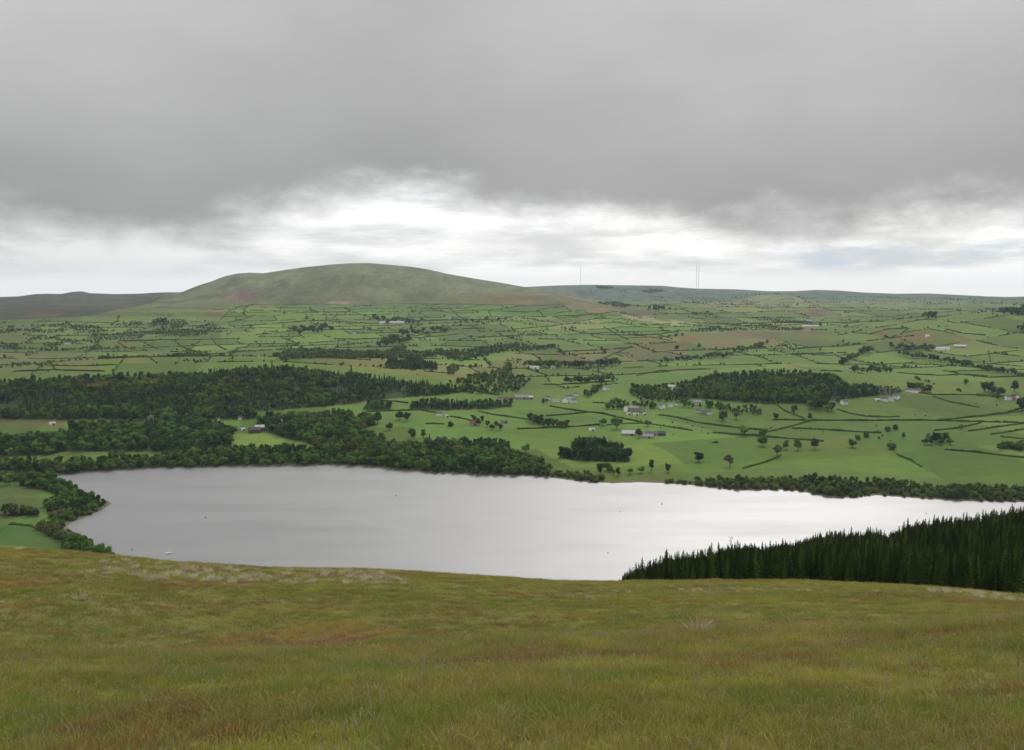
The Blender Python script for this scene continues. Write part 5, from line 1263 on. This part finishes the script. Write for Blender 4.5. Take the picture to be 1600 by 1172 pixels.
def fell_grass():
    rng = np.random.default_rng(9); X = []; Y = []; S = []; PK = []
    for d0, d1, dens, sc, lim in ((.7, 4.2, 60, .85, 100), (4.2, 10, 100, .85, 80), (10, 16, 75, .9, 62), (16, 28, 46, 1.1, 50), (28, 55, 17, 1.7, 43), (55, 112, 7.5, 2.3, 40)):
        x, y = wedge(d0, d1, dens, rng, lim); n = len(x)
        p = fbm(x / 1.1, y / 1.1, 3, 71); q = fbm(x / 3, y / 3, 4, 73); g = fbm(x / 1.7 + 40, y / 1.7, 3, 79); u = rng.random(n)
        pk = np.where(p + (u - .5) * .35 > .54, 1, 0)
        pk = np.where(q + (rng.random(n) - .5) * .30 > .63, 2, pk); pk = np.where((g + (rng.random(n) - .5) * .2 > .64), 5, pk)
        pk = np.where(rng.random(n) < .055, 3, pk); D = np.hypot(x, y)
        hd = np.interp(D, [4, 10, 14, 19, 23, 27], [.05, .07, .14, .20, .10, .03]) * (.4 + 1.2 * fbm(x / 4, y / 4, 2, 83)); pk = np.where(rng.random(n) < hd, 4, pk); pk = np.where((rng.random(n) < .022), 6, pk)
        X.append(x); Y.append(y); PK.append(pk); S.append(sc * rng.uniform(.7, 1.35, n))
    x, y, s, pk = map(np.concatenate, (X, Y, S, PK)); n = len(x); z = height(x, y)
    sz = np.stack([s, s, np.minimum(s, 1.3) * rng.uniform(.7, 1.15, n)], -1)
    scatter('grass', 'rough olive and rust coloured fell grass', np.stack([x, y, z], -1), sz, np.stack([np.zeros(n), np.zeros(n), rng.uniform(0, 6.28, n)], -1), pk, 'grass')
_MN = np.exp(np.linspace(math.log(4), math.log(118), 900))
def hit_near(x, y):
    a, s = pix(x, y); z = height(_MN * np.sin(a), _MN * np.cos(a)); f = EYE - float(s) * _MN - z; k = int(np.argmax(f < 0)) if (f < 0).any() else int(np.argmin(f))
    return float(_MN[k] * np.sin(a)), float(_MN[k] * np.cos(a)), float(z[k])
def tussocks():
    rng = np.random.default_rng(19); P = []; S = []
    def patch(poly, n, s0, s1):
        xs = np.array([p[0] for p in poly]); ys = np.array([p[1] for p in poly]); c = 0
        while c < n:
            x, y = rng.uniform(xs.min(), xs.max()), rng.uniform(ys.min(), ys.max())
            if in_poly(np.array([x]), np.array([y]), poly)[0]: P.append(hit_near(x, y)); S.append(rng.uniform(s0, s1)); c += 1
    patch([(150, 876), (200, 877), (300, 884), (480, 892), (560, 897), (640, 905), (630, 915), (500, 914), (400, 913), (200, 908), (200, 900), (300, 895), (160, 886)], 150, .6, 1.25)
    patch([(450, 888), (600, 896), (640, 910), (520, 904)], 34, .7, 1.3); patch([(120, 890), (200, 892), (200, 900), (120, 900)], 14, .5, .9); patch([(30, 858), (60, 860), (60, 864), (30, 862)], 5, .6, 1)
    patch([(1440, 920), (1530, 927), (1610, 935), (1610, 944), (1560, 938), (1450, 926)], 60, .4, .85); patch([(950, 914), (1280, 912), (1280, 930), (950, 932)], 70, .3, .6); patch([(1280, 915), (1440, 922), (1440, 932), (1280, 930)], 10, .3, .6)
    patch([(900, 930), (960, 930), (960, 940), (900, 940)], 4, .4, .7); patch([(0, 870), (500, 900), (500, 1010), (0, 1010)], 26, .2, .5)
    P_, S_ = np.array(P), np.array(S); n = len(P_)
    scatter('pale_tussocks', 'pale straw coloured grass tussocks along the fell edge', P_, np.stack([S_, S_, S_ * rng.uniform(.7, 1.1, n)], -1), np.stack([np.zeros(n), np.zeros(n), rng.uniform(0, 6.28, n)], -1), np.full(n, 7), 'grass')
    for (x, y), s, lab in [((126, 938), 1.25, 'lone pale grass tussock on the green fell below the tussock patch'), ((1090, 990), .9, 'lone pale wispy tussock on the fell slope below the conifers')]:
        o = obj('grass_tussock', SOURCES['grass'][7]); o.location = hit_near(x, y); o.scale = (s, s, s * .9); tag(o, lab, 'tussock')
fell_grass(); tussocks()

# ------------------------------------------------------------------ haze
def haze():
    m, t, out = new_mat('haze'); v = t.node('ShaderNodeVolumePrincipled')
    v.inputs['Color'].default_value = (.74, .87, 1.0, 1); v.inputs['Density'].default_value = 2.7e-5; v.inputs['Anisotropy'].default_value = 0.2
    t.l.new(v.outputs[0], out.inputs['Volume'])
    o = obj('haze', box_mesh('haze', -15900, 15900, -15900, 15900, -12, 560, m)); tag(o, 'thin pale haze over the far hills', kind='stuff')
haze()
